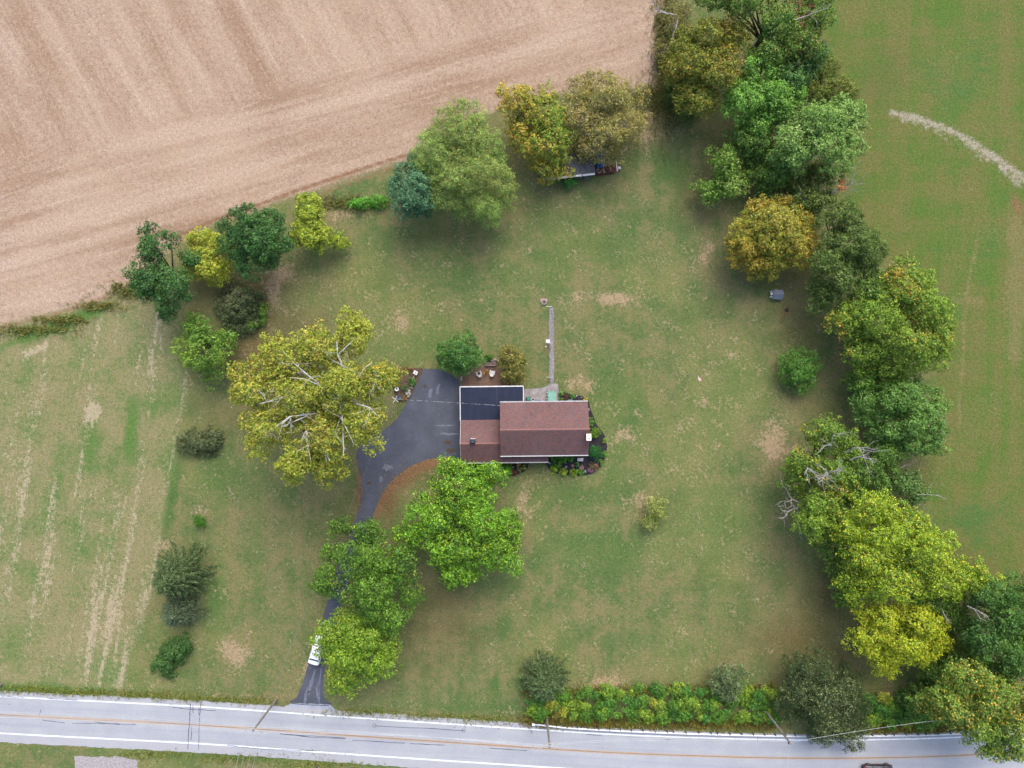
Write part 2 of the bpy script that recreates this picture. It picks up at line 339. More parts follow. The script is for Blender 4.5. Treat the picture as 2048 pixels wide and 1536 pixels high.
    c = t.mix(t.mul(t.step(t.add(t.attr('earth'), t.mul(ed, .9)), .25, .8), .85), c, A(158, 118, 88))
    c = t.mix(t.mul(t.step(t.add(t.attr('path'), t.mul(ed, 1.6), dv(nE, 1.2)), .3, 1.05), .8), c, A(198, 186, 168))
    c = t.scale(c, t.math('MULTIPLY', t.step(nD, .34, .66, .72, 1.28), t.step(t.add(dv(nG, 1), dv(nF, 1)), -.3, .3, .82, 1.18)))
    t.bump(t.add(nC, nD, nG), .6, .15)
    return t.done(c, .95, .1)
ground = link('ground', gm, ground_material()); tag(ground, kind='structure')

# ------------------------------------------------------------------ road, driveway, paving
RC = [(-4000, 1180), (-2500, 1290), (-1500, 1346), (-600, 1395), (0, 1429), (400, 1450), (700, 1471), (1000, 1491), (1260, 1506.6), (1548, 1515.5), (1760, 1515.5), (1970, 1508), (2300, 1484), (2900, 1424), (4000, 1290)]
rc = np.array([G(x, y) for x, y in smooth_poly(RC, 24, False)])
rt = np.gradient(rc, axis=0); rt /= np.linalg.norm(rt, axis=1)[:, None]; rn = np.stack([-rt[:, 1], rt[:, 0]], 1)   # rn points to +Y
def road_pt(px, off):
    x = G(px, 0)[0]; i = int(np.argmin(abs(rc[:, 0] - x))); p = rc[i] + rn[i] * off; return (p[0], p[1])
def strip(name, o0, o1, z0, z1, m, parent=None, jit=0.0, x0=None, x1=None, wob=0.0):
    r = random.Random(name); idx = [i for i in range(len(rc)) if (x0 is None or rc[i, 0] >= G(x0, 0)[0]) and (x1 is None or rc[i, 0] <= G(x1, 0)[0])]
    # resample finely
    P = rc[idx]; N = rn[idx]; d = np.r_[0, np.cumsum(np.linalg.norm(np.diff(P, axis=0), axis=1))]
    q = np.arange(0, d[-1], .7 if jit or wob else 1.5)
    P = np.stack([np.interp(q, d, P[:, k]) for k in (0, 1)], 1); N = np.stack([np.interp(q, d, N[:, k]) for k in (0, 1)], 1)
    V = []; F = []; w = 0; n = len(q); uv = []
    for k in range(n):
        w = w * .9 + r.uniform(-wob, wob)
        a = P[k] + N[k] * (o0 + w + r.uniform(-jit, jit)); b = P[k] + N[k] * (o1 + w + r.uniform(-jit, jit))
        V += [(a[0], a[1], z1), (b[0], b[1], z1), (a[0], a[1], z0), (b[0], b[1], z0)]; uv += [(q[k], o0), (q[k], o1), (q[k], o0), (q[k], o1)]
    for k in range(n - 1):
        i, j = 4 * k, 4 * k + 4
        F += [[i, j, j + 1, i + 1], [i + 2, j + 2, j, i], [i + 1, j + 1, j + 3, i + 3]]
    me = bpy.data.meshes.new(name); me.from_pydata(V, [], F); me.update()
    at = me.attributes.new('across', 'FLOAT', 'POINT'); at.data.foreach_set('value', np.array([u[1] for u in uv], np.float32))
    return link(name, me, m, parent)
def road_material():
    t = NT('road_surface'); ac = t.attr('across')
    al = t.mapping(t.obj(), (.04, 1.2, 1), (0, 0, .05))
    n1, n2, n3 = t.noise(.25, 5, .6), t.noise(7, 3, .7), t.noise(.9, 4, .6, vec=al)
    c = t.mix(t.step(n1, .35, .65), A(203, 206, 211), A(192, 196, 203))
    c = t.mix(t.mul(t.step(n3, .48, .68), .45), c, A(176, 181, 191))
    # wheel paths polished paler, shoulders dusty
    sh = t.step(t.math('ABSOLUTE', ac), 3.1, 3.5)
    wp = t.step(t.math('ABSOLUTE', t.math('SUBTRACT', t.math('ABSOLUTE', ac), 1.55)), .75, .25)
    c = t.mix(t.mul(wp, .35), c, A(184, 190, 202))
    c = t.mix(t.mul(sh, .7), c, A(200, 200, 206))
    c = t.scale(c, t.step(n2, .25, .75, .88, 1.12)); t.bump(n2, .3, .02)
    return t.done(c, .85, .3)
road = strip('road', -4.6, 4.0, -.04, .03, road_material(), jit=.10); tag(road, kind='structure')
white_paint = mat('white_road_paint', A(240, 244, 248, 1.5), A(226, 232, 240, 1.3), 2.5, .7)
yellow_paint = mat('yellow_road_paint', A(226, 176, 120), A(212, 190, 160), 2.0, .7)
tar = mat('crack_sealant', A(70, 78, 104), A(92, 100, 124), 2.0, .6)
for nm, o0, o1, m in (('edge_line', 2.92, 3.15, white_paint), ('edge_line', -3.21, -2.97, white_paint), ('centre_line', .07, .19, yellow_paint), ('centre_line', -.19, -.07, yellow_paint)):
    strip(nm, o0, o1, .029, .034, m, road, jit=.015)
strip('centre_seam', -.035, .035, .029, .037, mat('seam_tar', A(112, 84, 64), A(140, 110, 84), 1.5, .7), road, wob=.01)
def crack(pts, w=.05, seed=1):
    r = random.Random(seed); q = []
    for (a, b) in zip(pts[:-1], pts[1:]):
        for k in range(6): q.append((a[0] + (b[0] - a[0]) * k / 6 + r.uniform(-.05, .05), a[1] + (b[1] - a[1]) * k / 6 + r.uniform(-.05, .05)))
    q.append(pts[-1]); L = []; R = []
    for i, p in enumerate(q):
        a, b = q[max(i - 1, 0)], q[min(i + 1, len(q) - 1)]; d = Vector((b[0] - a[0], b[1] - a[1])).normalized(); ww = w * r.uniform(.6, 1.3)
        L.append((p[0] - d.y * ww, p[1] + d.x * ww)); R.append((p[0] + d.y * ww, p[1] - d.x * ww))
    V = [(p[0], p[1], .039) for p in L + R]; n = len(q)
    F = [[i, n + i, n + i + 1, i + 1] for i in range(n - 1)]
    me = bpy.data.meshes.new('sealed_crack'); me.from_pydata(V, [], F); me.update(); link('sealed_crack', me, tar, road)
for k, pts in enumerate([[(381, 1407), (380, 1425), (379, 1445), (377, 1470), (376, 1498)], [(402, 1404), (400, 1425), (399, 1445), (398, 1475), (397, 1500)], [(386, 1410), (386, 1426)], [(398, 1415), (398, 1430)],
        [(384, 1452), (382, 1480)], [(345, 1415), (380, 1418), (432, 1421)], [(85, 1440), (130, 1446)], [(145, 1446), (215, 1447), (272, 1449)], [(190, 1444), (240, 1449)], [(83, 1419), (78, 1431)], [(3, 1392), (48, 1395)],
        [(94, 1397), (155, 1400)], [(560, 1467), (625, 1475), (692, 1477)], [(455, 1491), (530, 1498), (600, 1501)], [(560, 1468), (690, 1476)], [(750, 1451), (928, 1461)], [(705, 1480), (810, 1486)], [(820, 1487), (890, 1490)], [(980, 1496), (1054, 1501)],
        [(1172, 1468.5), (1204, 1471)], [(1515, 1471), (1515, 1480)], [(1331, 1479), (1347, 1480)], [(600, 1500), (640, 1502)], [(1900, 1536), (1905, 1548)]]):
    crack([G(*p) for p in pts], .045 if k else .06, k)
mb = MB()
for p in ((749, 1451), (927, 1461)):
    q = G(*p); mb.tube([(q[0] + .28 * math.cos(a), q[1] + .28 * math.sin(a), .04) for a in np.linspace(0, 6.283, 14)], .035, 4, False)
mb.build('patch_ring', tar, road)

def asphalt_material():
    t = NT('driveway_asphalt'); n1, n2, n3 = t.noise(.35, 5, .6), t.noise(6, 4, .7), t.noise(1.6, 5, .65)
    sp = t.attr('apron')
    c = t.mix(t.step(n1, .35, .7), A(84, 90, 104), A(102, 108, 122))
    c = t.mix(t.mul(t.step(n3, .56, .74), .5), c, A(134, 138, 154))
    c = t.mix(t.mul(t.step(t.add(n2, t.mul(n1, .4)), .72, .86), .4), c, A(66, 72, 92))
    c = t.scale(c, t.step(n2, .25, .75, .86, 1.14)); t.bump(n2, .3, .02)
    return t.done(c, .8, .3)
DRV = [(843, 740), (862, 738), (882, 740), (905, 752), (919, 764), (921, 790), (922, 850), (923, 912), (900, 913), (868, 916), (835, 926), (802, 945), (776, 970), (760, 996), (749, 1024), (738, 1055), (722, 1092), (705, 1140), (690, 1190), (674, 1240), (660, 1290), (650, 1335), (646, 1372), (650, 1398), (662, 1409),
       (582, 1405), (592, 1396), (602, 1375), (612, 1345), (622, 1312), (634, 1275), (648, 1228), (662, 1180), (678, 1130), (692, 1090), (707, 1050), (718, 1015), (722, 985), (720, 950), (713, 920), (715, 900), (735, 880), (768, 860), (795, 835), (812, 806), (822, 785), (832, 760)]
drive = sheet('driveway', rough_outline([G(*p) for p in smooth_poly(DRV, 3)], .05, 3), -.03, .018, asphalt_material()); tag(drive, kind='structure')
APR = [(583, 1406), (660, 1409), (668, 1416), (680, 1427), (684, 1440), (560, 1430), (562, 1418), (572, 1412)]
apron = sheet('driveway_apron', rough_outline([G(*p) for p in APR], .06, 4), -.03, .026, mat('apron_asphalt', A(196, 202, 214), A(178, 186, 202), .8, .85)); tag(apron, kind='structure')
tarry = MB(); tp = [G(582, 1406.5), G(605, 1409), G(630, 1410), G(658, 1411)]
tarry.tube([(p[0], p[1], .027) for p in tp], .07, 4); tarry.build('apron_joint', tar, apron)
# pale dust worn onto the drive near the road: loose sand sheets
def stains(name, lst, m, z, parent, amp=.25):
    for k, (px, py, rx, ry, a) in enumerate(lst):
        c = G(px, py); r = random.Random(k * 31 + 5); pts = []
        for i in range(26):
            th = 2 * math.pi * i / 26; q = 1 + r.uniform(-amp, amp)
            u, v = M(rx) * math.cos(th) * q, M(ry) * math.sin(th) * q; ca, sa = math.cos(math.radians(-a)), math.sin(math.radians(-a))
            pts.append((c[0] + u * ca - v * sa, c[1] + u * sa + v * ca))
        sheet(name, pts, z - .004, z, m, parent)
stains('leaf_patch', [(901, 901, 9, 4, 0), (896, 885, 6, 4, 20), (738, 966, 7, 3, -10), (850, 772, 3, 5, 0), (820, 1010, 0.1, .1, 0)][:4], mat('wet_leaves', A(110, 84, 66), A(80, 70, 66), 5, .9, lo=.4, hi=.6), .023, drive, .35)
stains('worn_streak', [(897, 868, 18, 2.2, 2), (890, 851, 16, 1.6, 0), (612, 1392, 4, 16, 10), (636, 1385, 3.5, 20, -4), (622, 1368, 3, 26, 14), (640, 1356, 2, 18, 8), (775, 935, 9, 6, 0), (762, 958, 4, 7, 0), (860, 785, 4, 9, 10), (876, 778, 3, 10, 10)], mat('worn_asphalt', A(140, 144, 160), A(118, 124, 144), 3, .9), .0225, drive, .4)

# concrete terrace, gravel path
conc = mat('concrete', A(190, 184, 184), A(160, 154, 154), .9, .9, bump=.1)
TER = [(1046, 778), (1072, 777), (1088, 775), (1096, 770), (1103, 767), (1115, 767), (1117, 778), (1118, 812), (1046, 812)]
ter = sheet('concrete_terrace', [G(*p) for p in TER], -.04, .09, conc); tag(ter, kind='structure')
jt = mat('terrace_joint', A(140, 130, 128))
for a, b in (((1056, 777), (1056, 812)), ((1093, 772), (1093, 812)), ((1093, 782), (1117, 782))):
    a, b = G(*a), G(*b); MB().tube([(a[0], a[1], .085), (b[0], b[1], .085)], .02, 4).build('joint', jt, ter)
gravel = mat('pale_gravel', A(206, 200, 200), A(168, 162, 164), 4.5, .95, bump=.6, lo=.4, hi=.6)
path = sheet('gravel_path', rough_outline([G(*p) for p in ((1098.5, 617), (1107, 617), (1106.5, 640), (1107, 690), (1108, 730), (1107.5, 767), (1100.5, 767), (1100, 730), (1099.5, 690), (1098.5, 640))], .09, 9), -.02, .03, gravel); tag(path, kind='structure')
gb = MB(); r = random.Random(4)
for k in range(900):
    x, y = G(r.uniform(1098, 1108), r.uniform(616, 766)); s = r.uniform(.03, .08); gb.box(x - s, x + s, y - s, y + s, .02, .03 + s, s * .4)
tag(gb.build('stone', gravel, path), kind='stuff')
paver = NT('brick_pavers')
bt = paver.n.new('ShaderNodeTexBrick'); paver.l.new(paver.obj(), bt.inputs['Vector'])
bt.inputs['Color1'].default_value = A(150, 118, 100); bt.inputs['Color2'].default_value = A(122, 96, 88); bt.inputs['Mortar'].default_value = A(164, 140, 112)
bt.inputs['Scale'].default_value = 1.0; bt.inputs['Brick Width'].default_value = .42; bt.inputs['Row Height'].default_value = .21; bt.inputs['Mortar Size'].default_value = .02
pc = paver.mix(paver.mul(paver.step(paver.noise(.8, 4), .4, .65), .6), bt.outputs[0], A(128, 104, 88))
PAV = [(922, 752), (930, 742), (950, 732), (972, 728), (1000, 731), (1012, 742), (1020, 757), (1026, 780), (922, 780)]
patio = sheet('brick_patio', [G(*p) for p in PAV], -.03, .05, paver.done(pc, .9)); tag(patio, kind='structure')
mulch = mat('dark_mulch', A(62, 58, 66), A(40, 38, 44), 5, .95, bump=.9, lo=.4, hi=.6)
brown_mulch = mat('brown_mulch', A(122, 98, 80), A(96, 84, 66), 4, .95, bump=.8, lo=.4, hi=.6)
def bed(name, pts, seed, mulch=mulch):
    o = sheet(name, rough_outline([G(*p) for p in smooth_poly(pts, 4)], .05, seed), -.02, .06, mulch); tag(o, kind='structure')
    r = random.Random(seed); mbx = MB(); xs = [p[0] for p in pts]; ys = [p[1] for p in pts]
    for k in range(500):
        px, py = r.uniform(min(xs), max(xs)), r.uniform(min(ys), max(ys))
        inside = False; j = len(pts) - 1
        for i in range(len(pts)):
            if (pts[i][1] > py) != (pts[j][1] > py) and px < (pts[j][0] - pts[i][0]) * (py - pts[i][1]) / (pts[j][1] - pts[i][1]) + pts[i][0]: inside = not inside
            j = i
        if inside:
            x, y = G(px, py); a = r.uniform(0, 3.14); l = r.uniform(.06, .14); w = .025
            mbx.tube([(x - l * math.cos(a), y - l * math.sin(a), .065), (x + l * math.cos(a), y + l * math.sin(a), .075)], w, 4)
    tag(mbx.build('mulch_chip', mulch, o), kind='stuff'); return o
bed('mulch_bed', [(940, 918), (1056, 918), (1057, 928), (1052, 940), (1040, 947), (1020, 952), (1000, 955), (960, 952), (940, 945)], 11)
bed('mulch_bed', [(1094, 905), (1092, 916), (1094, 930), (1102, 941), (1118, 948), (1140, 951), (1165, 951), (1186, 946), (1200, 935), (1208, 920), (1213, 905), (1214, 890), (1211, 875), (1204, 862), (1194, 850), (1188, 835), (1181, 818), (1177, 803), (1168, 794), (1150, 790), (1128, 785), (1118, 785), (1117, 808), (1150, 860), (1150, 905)], 12)
bed('mulch_bed', [(790, 745), (812, 738), (842, 736), (846, 742), (838, 758), (830, 775), (820, 798), (808, 802), (794, 800), (786, 775)], 13, brown_mulch)

# ------------------------------------------------------------------ the house
HR = math.radians(.65)
hx, hy, _ = W(1000, 860, 0)
house = empty('house', (hx, hy, 0), HR, 'split level house with brown shingled gables and a flat black annex roof', 'house')
def HL_(px, py, z):
    x, y, _ = W(px, py, z); x -= hx; y -= hy; c, s = math.cos(-HR), math.sin(-HR); return (x * c - y * s, x * s + y * c)
def shingle(name='brown_shingles'):
    t = NT(name)
    b = t.n.new('ShaderNodeTexBrick'); v = t.mapping(t.obj(), (1, 1, 1)); t.l.new(v, b.inputs['Vector'])
    b.inputs['Color1'].default_value = A(160, 112, 102); b.inputs['Color2'].default_value = A(114, 98, 99); b.inputs['Mortar'].default_value = A(112, 88, 88)
    b.inputs['Scale'].default_value = 1.0; b.inputs['Brick Width'].default_value = .30; b.inputs['Row Height'].default_value = .145; b.inputs['Mortar Size'].default_value = .012; b.inputs['Bias'].default_value = -.1
    n1 = t.noise(2.2, 4, .7, vec=t.mapping(t.obj(), (.5, 1.3, 1))); n2 = t.noise(.3, 4)
    c = t.mix(t.mul(t.step(n1, .46, .62), .6), b.outputs[0], A(124, 108, 116))
    c = t.mix(t.mul(t.step(n2, .4, .7), .3), c, A(154, 122, 120))
    st_ = t.noise(1.0, 4, .6, vec=t.mapping(t.obj(), (1.6, .22, 1)))
    c = t.mix(t.mul(t.step(st_, .52, .72), .35), c, A(96, 84, 84))
    t.bump(b.outputs['Fac'], .35, .03)
    return t.done(c, .92, .15)
sh_m = shingle()
siding = NT('cream_siding'); wv = siding.n.new('ShaderNodeTexWave'); wv.bands_direction = 'Z'; wv.inputs['Scale'].default_value = 1.6; wv.inputs['Distortion'].default_value = 0
siding.l.new(siding.obj(), wv.inputs['Vector']); siding.bump(wv.outputs['Fac'], .5, .03)
siding = siding.done(siding.mix(siding.noise(.7, 3), A(214, 206, 190), A(196, 188, 172)), .7)
trim = mat('white_trim', A(240, 238, 236, 1.3), A(226, 226, 226, 1.3), 1.5, .5)
glass = mat('window_glass', (.05, .06, .075, 1), (.09, .10, .12, 1), 1.0, .08, .5)
black_roof = NT('black_membrane'); n1, n2 = black_roof.noise(.8, 5, .6), black_roof.noise(1.2, 3, .6, vec=black_roof.mapping(black_roof.obj(), (2.2, .05, 1)))
black_roof = black_roof.done(black_roof.mix(black_roof.mul(black_roof.step(n2, .4, .7), .6), black_roof.mix(black_roof.step(n1, .4, .65), A(46, 56, 80), A(42, 50, 74)), A(54, 64, 88)), .8, .15)
# main block roof corners
EZ, RZ = 5.0, 7.2
x0, yN = HL_(1000, 805, EZ); x1, _ = HL_(1175.5, 803, EZ); _, yS = HL_(1001, 911.5, EZ)
yR = (yN + yS) / 2 - .05
wall = MB()
wx0, wx1, wyN, wyS = x0 + .25, x1 - .25, yN - .4, yS + .4
wall.box(wx0, wx1, wyS, wyN, 0, EZ - .02)
gz = lambda y: RZ - .12 - abs(y - yR) * (RZ - EZ) / (yN - yR)
for xx in (wx0, wx1):
    e = .12 if xx == wx0 else -.12
    wall.v += [(xx, wyS, EZ - .02), (xx, wyN, EZ - .02), (xx, yR, RZ - .15), (xx + e, wyS, EZ - .02), (xx + e, wyN, EZ - .02), (xx + e, yR, RZ - .15)]
    i = len(wall.v) - 6; wall.f += [[i, i + 1, i + 2], [i + 3, i + 5, i + 4], [i, i + 2, i + 5, i + 3], [i + 1, i + 4, i + 5, i + 2]]
main_wall = wall.build('wall', siding, house)
T = .14
MB().slabpoly([(x0, yR + .02, RZ), (x0, yN, EZ), (x1, yN, EZ), (x1, yR + .02, RZ)][::-1], T).build('roof', sh_m, house)
rs = MB().slabpoly([(x0, yS, EZ), (x1, yS, EZ), (x1, yR - .02, RZ), (x0, yR - .02, RZ)], T).build('roof', sh_m, house)
ridge_m = mat('ridge_shingles', A(172, 124, 118), A(152, 110, 106), 4, .9)
rc_n = int((x1 - x0) / .3)
def ridge_cap(xa, xb, y, z, sl):
    n = int((xb - xa) / .30); mbx = MB()
    for k in range(n):
        a = xa + (xb - xa) * k / n; b = xa + (xb - xa) * (k + 1) / n + .03; t = .012 + (k % 2) * .006
        mbx.v += [(a, y - .17, z - .17 * sl + t), (b, y - .17, z - .17 * sl + t + .01), (b, y, z + t + .02), (a, y, z + t + .01), (a, y + .17, z - .17 * sl + t), (b, y + .17, z - .17 * sl + t + .01)]
        i = len(mbx.v) - 6; mbx.f += [[i, i + 1, i + 2, i + 3], [i + 3, i + 2, i + 5, i + 4]]
    return mbx.build('ridge_cap', ridge_m, house)
ridge_cap(x0, x1, yR, RZ, (RZ - EZ) / (yN - yR))
def gutter(xa, ya, xb, yb, z, w=.13, inner=1):
    """open trough along a horizontal eave"""
    d = Vector((xb - xa, yb - ya, 0)).normalized(); n = Vector((-d.y, d.x, 0)) * inner
    prof = [(0, 0), (0, -.12), (w, -.12), (w, .02), (w - .03, .02), (w - .03, -.06), (.03, -.06), (.03, 0)]
    mbx = MB(); i = 0
    for (px_, py_) in ((xa, ya), (xb, yb)):
        for (o, zz) in prof: mbx.v.append((px_ + n.x * o, py_ + n.y * o, z + zz))
    k = len(prof)
    for a in range(k): mbx.f.append([a, (a + 1) % k, k + (a + 1) % k, k + a])
    mbx.f.append(list(range(k))); mbx.f.append([k + a for a in reversed(range(k))])
    return mbx.build('gutter', trim, house)
gutter(x0 - .02, yN + .01, x1 + .02, yN + .01, EZ - .03, .16, 1)
gutter(x0 - .02, yS - .01, x1 + .02, yS - .01, EZ - .03, .16, -1)
for xx in (x0 + .035, x1 - .035):      # rake boards
    for ya, yb in ((yN, yR), (yS, yR)):
        MB().poly([(xx - .03, ya, EZ - .16), (xx + .03, ya, EZ - .16), (xx + .03, yb, RZ - .16), (xx - .03, yb, RZ - .16)]).slabpoly([(xx - .03, ya, EZ - .15), (xx + .03, ya, EZ - .15), (xx + .03, yb, RZ - .15), (xx - .03, yb, RZ - .15)], .16).build('rake_board', trim, house)
# wing and porch roof (one plane at the front), ridge parallel to the main ridge
WRZ, wsl = 4.9, .48
wx_0, wyR = HL_(920.5, 888, WRZ); _, wyNe = HL_(921, 838.5, 3.03); _, wySe = HL_(921, 925.5, 3.40); px_e, _ = HL_(1096.5, 921, 3.4)
zN, zS = WRZ - wsl * (wyR - wyNe) * -1, WRZ - wsl * (wyR - wySe)
zN = WRZ - wsl * (wyNe - wyR)
wxe = wx0 - .01
MB().slabpoly([(wx_0, wyR, WRZ), (wxe, wyR, WRZ), (wxe, wyNe, zN), (wx_0, wyNe, zN)], T).build('roof', sh_m, house)
zt = WRZ - wsl * (wyR - (wyS - .01))
MB().slabpoly([(wx_0, wySe, zS), (px_e, wySe, zS), (px_e, wyS - .01, zt), (wxe, wyS - .01, zt), (wxe, wyR - .02, WRZ), (wx_0, wyR - .02, WRZ)], T).build('roof', sh_m, house)
ridge_cap(wx_0, wxe, wyR, WRZ, wsl)
gutter(wx_0, wySe - .01, px_e + .02, wySe - .01, zS - .03, .14, -1)
for ya, za in ((wyNe, zN), (wySe, zS)):
    MB().slabpoly([(wx_0 - .05, ya, za - .02), (wx_0 - .005, ya, za - .02), (wx_0 - .005, wyR, WRZ - .02), (wx_0 - .05, wyR, WRZ - .02)], .18).build('rake_board', trim, house)
# flat black annex roof
bx0, byN = HL_(919.5, 773.5, 3.1); bx1, _ = HL_(1047, 773, 3.1)
ww = MB(); ww.box(bx0 + .15, wx0 - .02, wySe + .9, byN - .2, 0, 2.85); ww.build('wall', siding, house)
ww2 = MB(); ww2.box(wx0 - .02, bx1 - .15, wyN + .02, byN - .2, 0, 2.85); ww2.build('wall', siding, house)
MB().slabpoly([(bx0 + .1, wyNe - .25, 3.12), (wx0 - .01, wyNe - .25, 3.12), (wx0 - .01, wyN + .01, 3.12), (bx1 - .1, wyN + .01, 3.08), (bx1 - .1, byN - .1, 3.02), (bx0 + .1, byN - .1, 3.02)], .16).build('flat_roof', black_roof, house)
seam_m = mat('membrane_seam', A(78, 90, 112), A(66, 78, 100), 2, .7)
sx_ = HL_(994, 790, 3.1)[0]; MB().slabpoly([(sx_ - .03, wyN + .1, 3.128), (sx_ + .03, wyN + .1, 3.128), (sx_ + .03, byN - .12, 3.036), (sx_ - .03, byN - .12, 3.036)], .01).build('roof_seam', seam_m, house)
MB().box(bx0, bx1, byN - .1, byN + .08, 2.80, 3.10).build('fascia', trim, house)
MB().box(bx0 - .03, bx0 + .09, wyNe - .24, byN - .103, 2.82, 3.13).build('fascia', trim, house)
MB().box(bx1 - .09, bx1 + .03, wyN + .02, byN - .103, 2.82, 3.08).build('fascia', trim, house)
# porch posts, windows, doors
for k in range(3):
    xx = wx0 + .6 + k * (px_e - wx0 - .9) / 2; MB().box(xx - .07, xx + .07, wySe + .18, wySe + .32, .0, zS - .12).build('porch_post', trim, house)
def window(x, y, z, w, h, axis_='x', out=-1):
    f = MB(); t = .09
    if axis_ == 'x':
        y2 = y + out * .05; a, b = min(y, y2), max(y, y2)
        for q in ((x - w / 2 - t, x + w / 2 + t, z - t, z), (x - w / 2 - t, x + w / 2 + t, z + h, z + h + t), (x - w / 2 - t, x - w / 2, z, z + h), (x + w / 2, x + w / 2 + t, z, z + h)): f.box(q[0], q[1], a, b, q[2], q[3])
        o = f.build('window', trim, house); MB().box(x - w / 2, x + w / 2, min(y, y + out * .02), max(y, y + out * .02), z, z + h).build('pane', glass, o)
    else:
        x2 = x + out * .05; a, b = min(x, x2), max(x, x2)
        for q in ((y - w / 2 - t, y + w / 2 + t, z - t, z), (y - w / 2 - t, y + w / 2 + t, z + h, z + h + t), (y - w / 2 - t, y - w / 2, z, z + h), (y + w / 2, y + w / 2 + t, z, z + h)): f.box(a, b, q[0], q[1], q[2], q[3])
        o = f.build('window', trim, house); MB().box(min(x, x + out * .02), max(x, x + out * .02), y - w / 2, y + w / 2, z, z + h).build('pane', glass, o)
for xx in (2.0, 5.0, 8.2, 11.0):
    window(wx0 + xx, wyS, 1.0 if xx > 6 else .9, 1.3, 1.2); window(wx0 + xx + .6, wyN, 3.1, 1.1, 1.1, 'x', 1)
for xx in (8.2, 11.0): window(wx0 + xx, wyS, 3.1, 1.2, 1.2)
window(wx1, yR + 1.6, 3.0, 1.1, 1.2, 'y', 1); window(wx1, yR + 2.2, .9, 1.1, 1.2, 'y', 1)
dm = mat('door_paint', A(96, 40, 36), A(84, 34, 32), 1.5, .5)
d = MB().box(wx0 + 3.2, wx0 + 4.15, wyS - .05, wyS, .15, 2.2).build('door', dm, house)
MB().lathe([(.0, 0), (.035, .01), (.035, .04), (0, .05)], (wx0 + 4.0, wyS - .08, 1.1), 8).build('handle', trim, d)
gd = mat('garage_door', A(236, 234, 230), A(220, 220, 216), 1.5, .5)
for yy in (wyR - .4, wyNe + 1.6):
    g = MB()
    for k in range(4): g.box(bx0 + .10, bx0 + .15, yy - 1.35, yy + 1.35, .05 + k * .55, .57 + k * .55)
    g.build('garage_door', gd, house)
# chimney with two flues, metal cap on the wing, vents
cm = mat('chimney_brick', A(196, 160, 146), A(170, 130, 116), 4, .9)
cx, cy = HL_(1177.8, 874.5, 8.1)
ch = MB().box(cx - .33, cx + .33, cy - .48, cy + .48, 0, 7.95).build('chimney', cm, house)
MB().box(cx - .38, cx + .38, cy - .53, cy + .53, 7.953, 8.1).build('crown', mat('chimney_crown', A(244, 232, 222, 1.6), A(232, 220, 212, 1.6), 2, .8), ch)
fl = mat('sooty_flue', (.02, .018, .018, 1), (.04, .036, .035, 1), 5, .9)
for s in (-.2, .2):
    MB().lathe([(.10, 8.103), (.10, 8.16), (.0, 8.16)], (cx + .03, cy + s, 0), 10).build('flue', fl, ch)
vx, vy = HL_(945.5, 882, 5.6); dkm = mat('dark_metal_cap', A(66, 80, 98), A(48, 60, 76), 3, .45, .4)
vent = MB().box(vx - .36, vx + .36, vy - .36, vy + .36, 4.4, 5.35).build('vent_stack', trim, house)
MB().box(vx - .42, vx + .40, vy - .46, vy + .30, 5.36, 5.6, .16).build('vent_cap', dkm, vent)
for p in ((1064, 826), (1099, 808)):
    qx, qy = HL_(p[0], p[1], 6.0); MB().lathe([(.06, 5.0), (.06, 6.55 if p[1] > 815 else 5.5), (.0, 6.55 if p[1] > 815 else 5.5)], (qx, qy, 0), 8).build('vent_pipe', mat('grey_pipe', A(150, 150, 150)), house)
# bulkhead stair cover on the terrace
green_p = mat('green_panel', A(116, 186, 164), A(98, 168, 150), 1.6, .5)
bq = W(1104, 794, 1.0); bhh = empty('stair_cover', (bq[0], bq[1], .09), HR, 'pale green sloping cover over basement steps on the concrete terrace', 'stair cover')
MB().slabpoly([(-.68, -1.0, 1.0), (.68, -1.0, 1.0), (.68, .95, .62), (-.68, .95, .62)], .06).build('cover_panel', green_p, bhh)
MB().box(.69, .80, -1.0, .95, 0, .75).build('side_wall', conc, bhh); MB().box(-.80, -.69, -1.0, .95, 0, .30).build('side_wall', conc, bhh)
MB().box(-.68, .68, .96, 1.05, 0, .58).build('end_wall', conc, bhh)
for k in range(4): MB().lathe([(.09, 0), (.09, .25), (.05, .3), (0, .31)], (-.80, -.8 + k * .5, .301), 8).build('bollard_cap', trim, bhh)
teal = mat('green_vinyl', A(40, 150, 136), A(28, 126, 116), 2, .5)
gq = W(1056.5, 799, 1.0); gr = empty('covered_grill', (gq[0], gq[1], .09), HR, 'barbecue grill under a teal green vinyl cover on the terrace', 'grill')
MB().box(-.36, .36, -.5, .4, 0, .95, .10).build('cover', teal, gr, bevel=.03); MB().lathe([(.33, 0), (.30, .1), (.2, .16), (0, .18)], (0, -.05, .96), 12).build('cover_top', teal, gr)
wq = W(1066, 799, .5); pt = empty('planter_pot', (wq[0], wq[1], .09), 0, 'round white pot with dark soil beside the covered grill', 'pot')
MB().lathe([(.20, 0), (.26, .4), (.22, .41), (.2, .36), (0, .36)], (0, 0, 0), 14).build('pot', trim, pt); MB().lathe([(.19, .362), (.1, .39), (0, .4)], (0, 0, 0), 10).build('soil', mulch, pt)
mq = W(1075, 801.5); mt = MB()
for k in range(4): mt.box(-.55 + k * .28, -.29 + k * .28, -.2, .2, 0, .03)
tag(mt.build('door_mat', mat('blue_grey_mat', A(136, 156, 190), A(120, 138, 170), 3, .9), None, (mq[0], mq[1], .095)), 'blue grey slatted mat at the back eave on the terrace', 'mat')

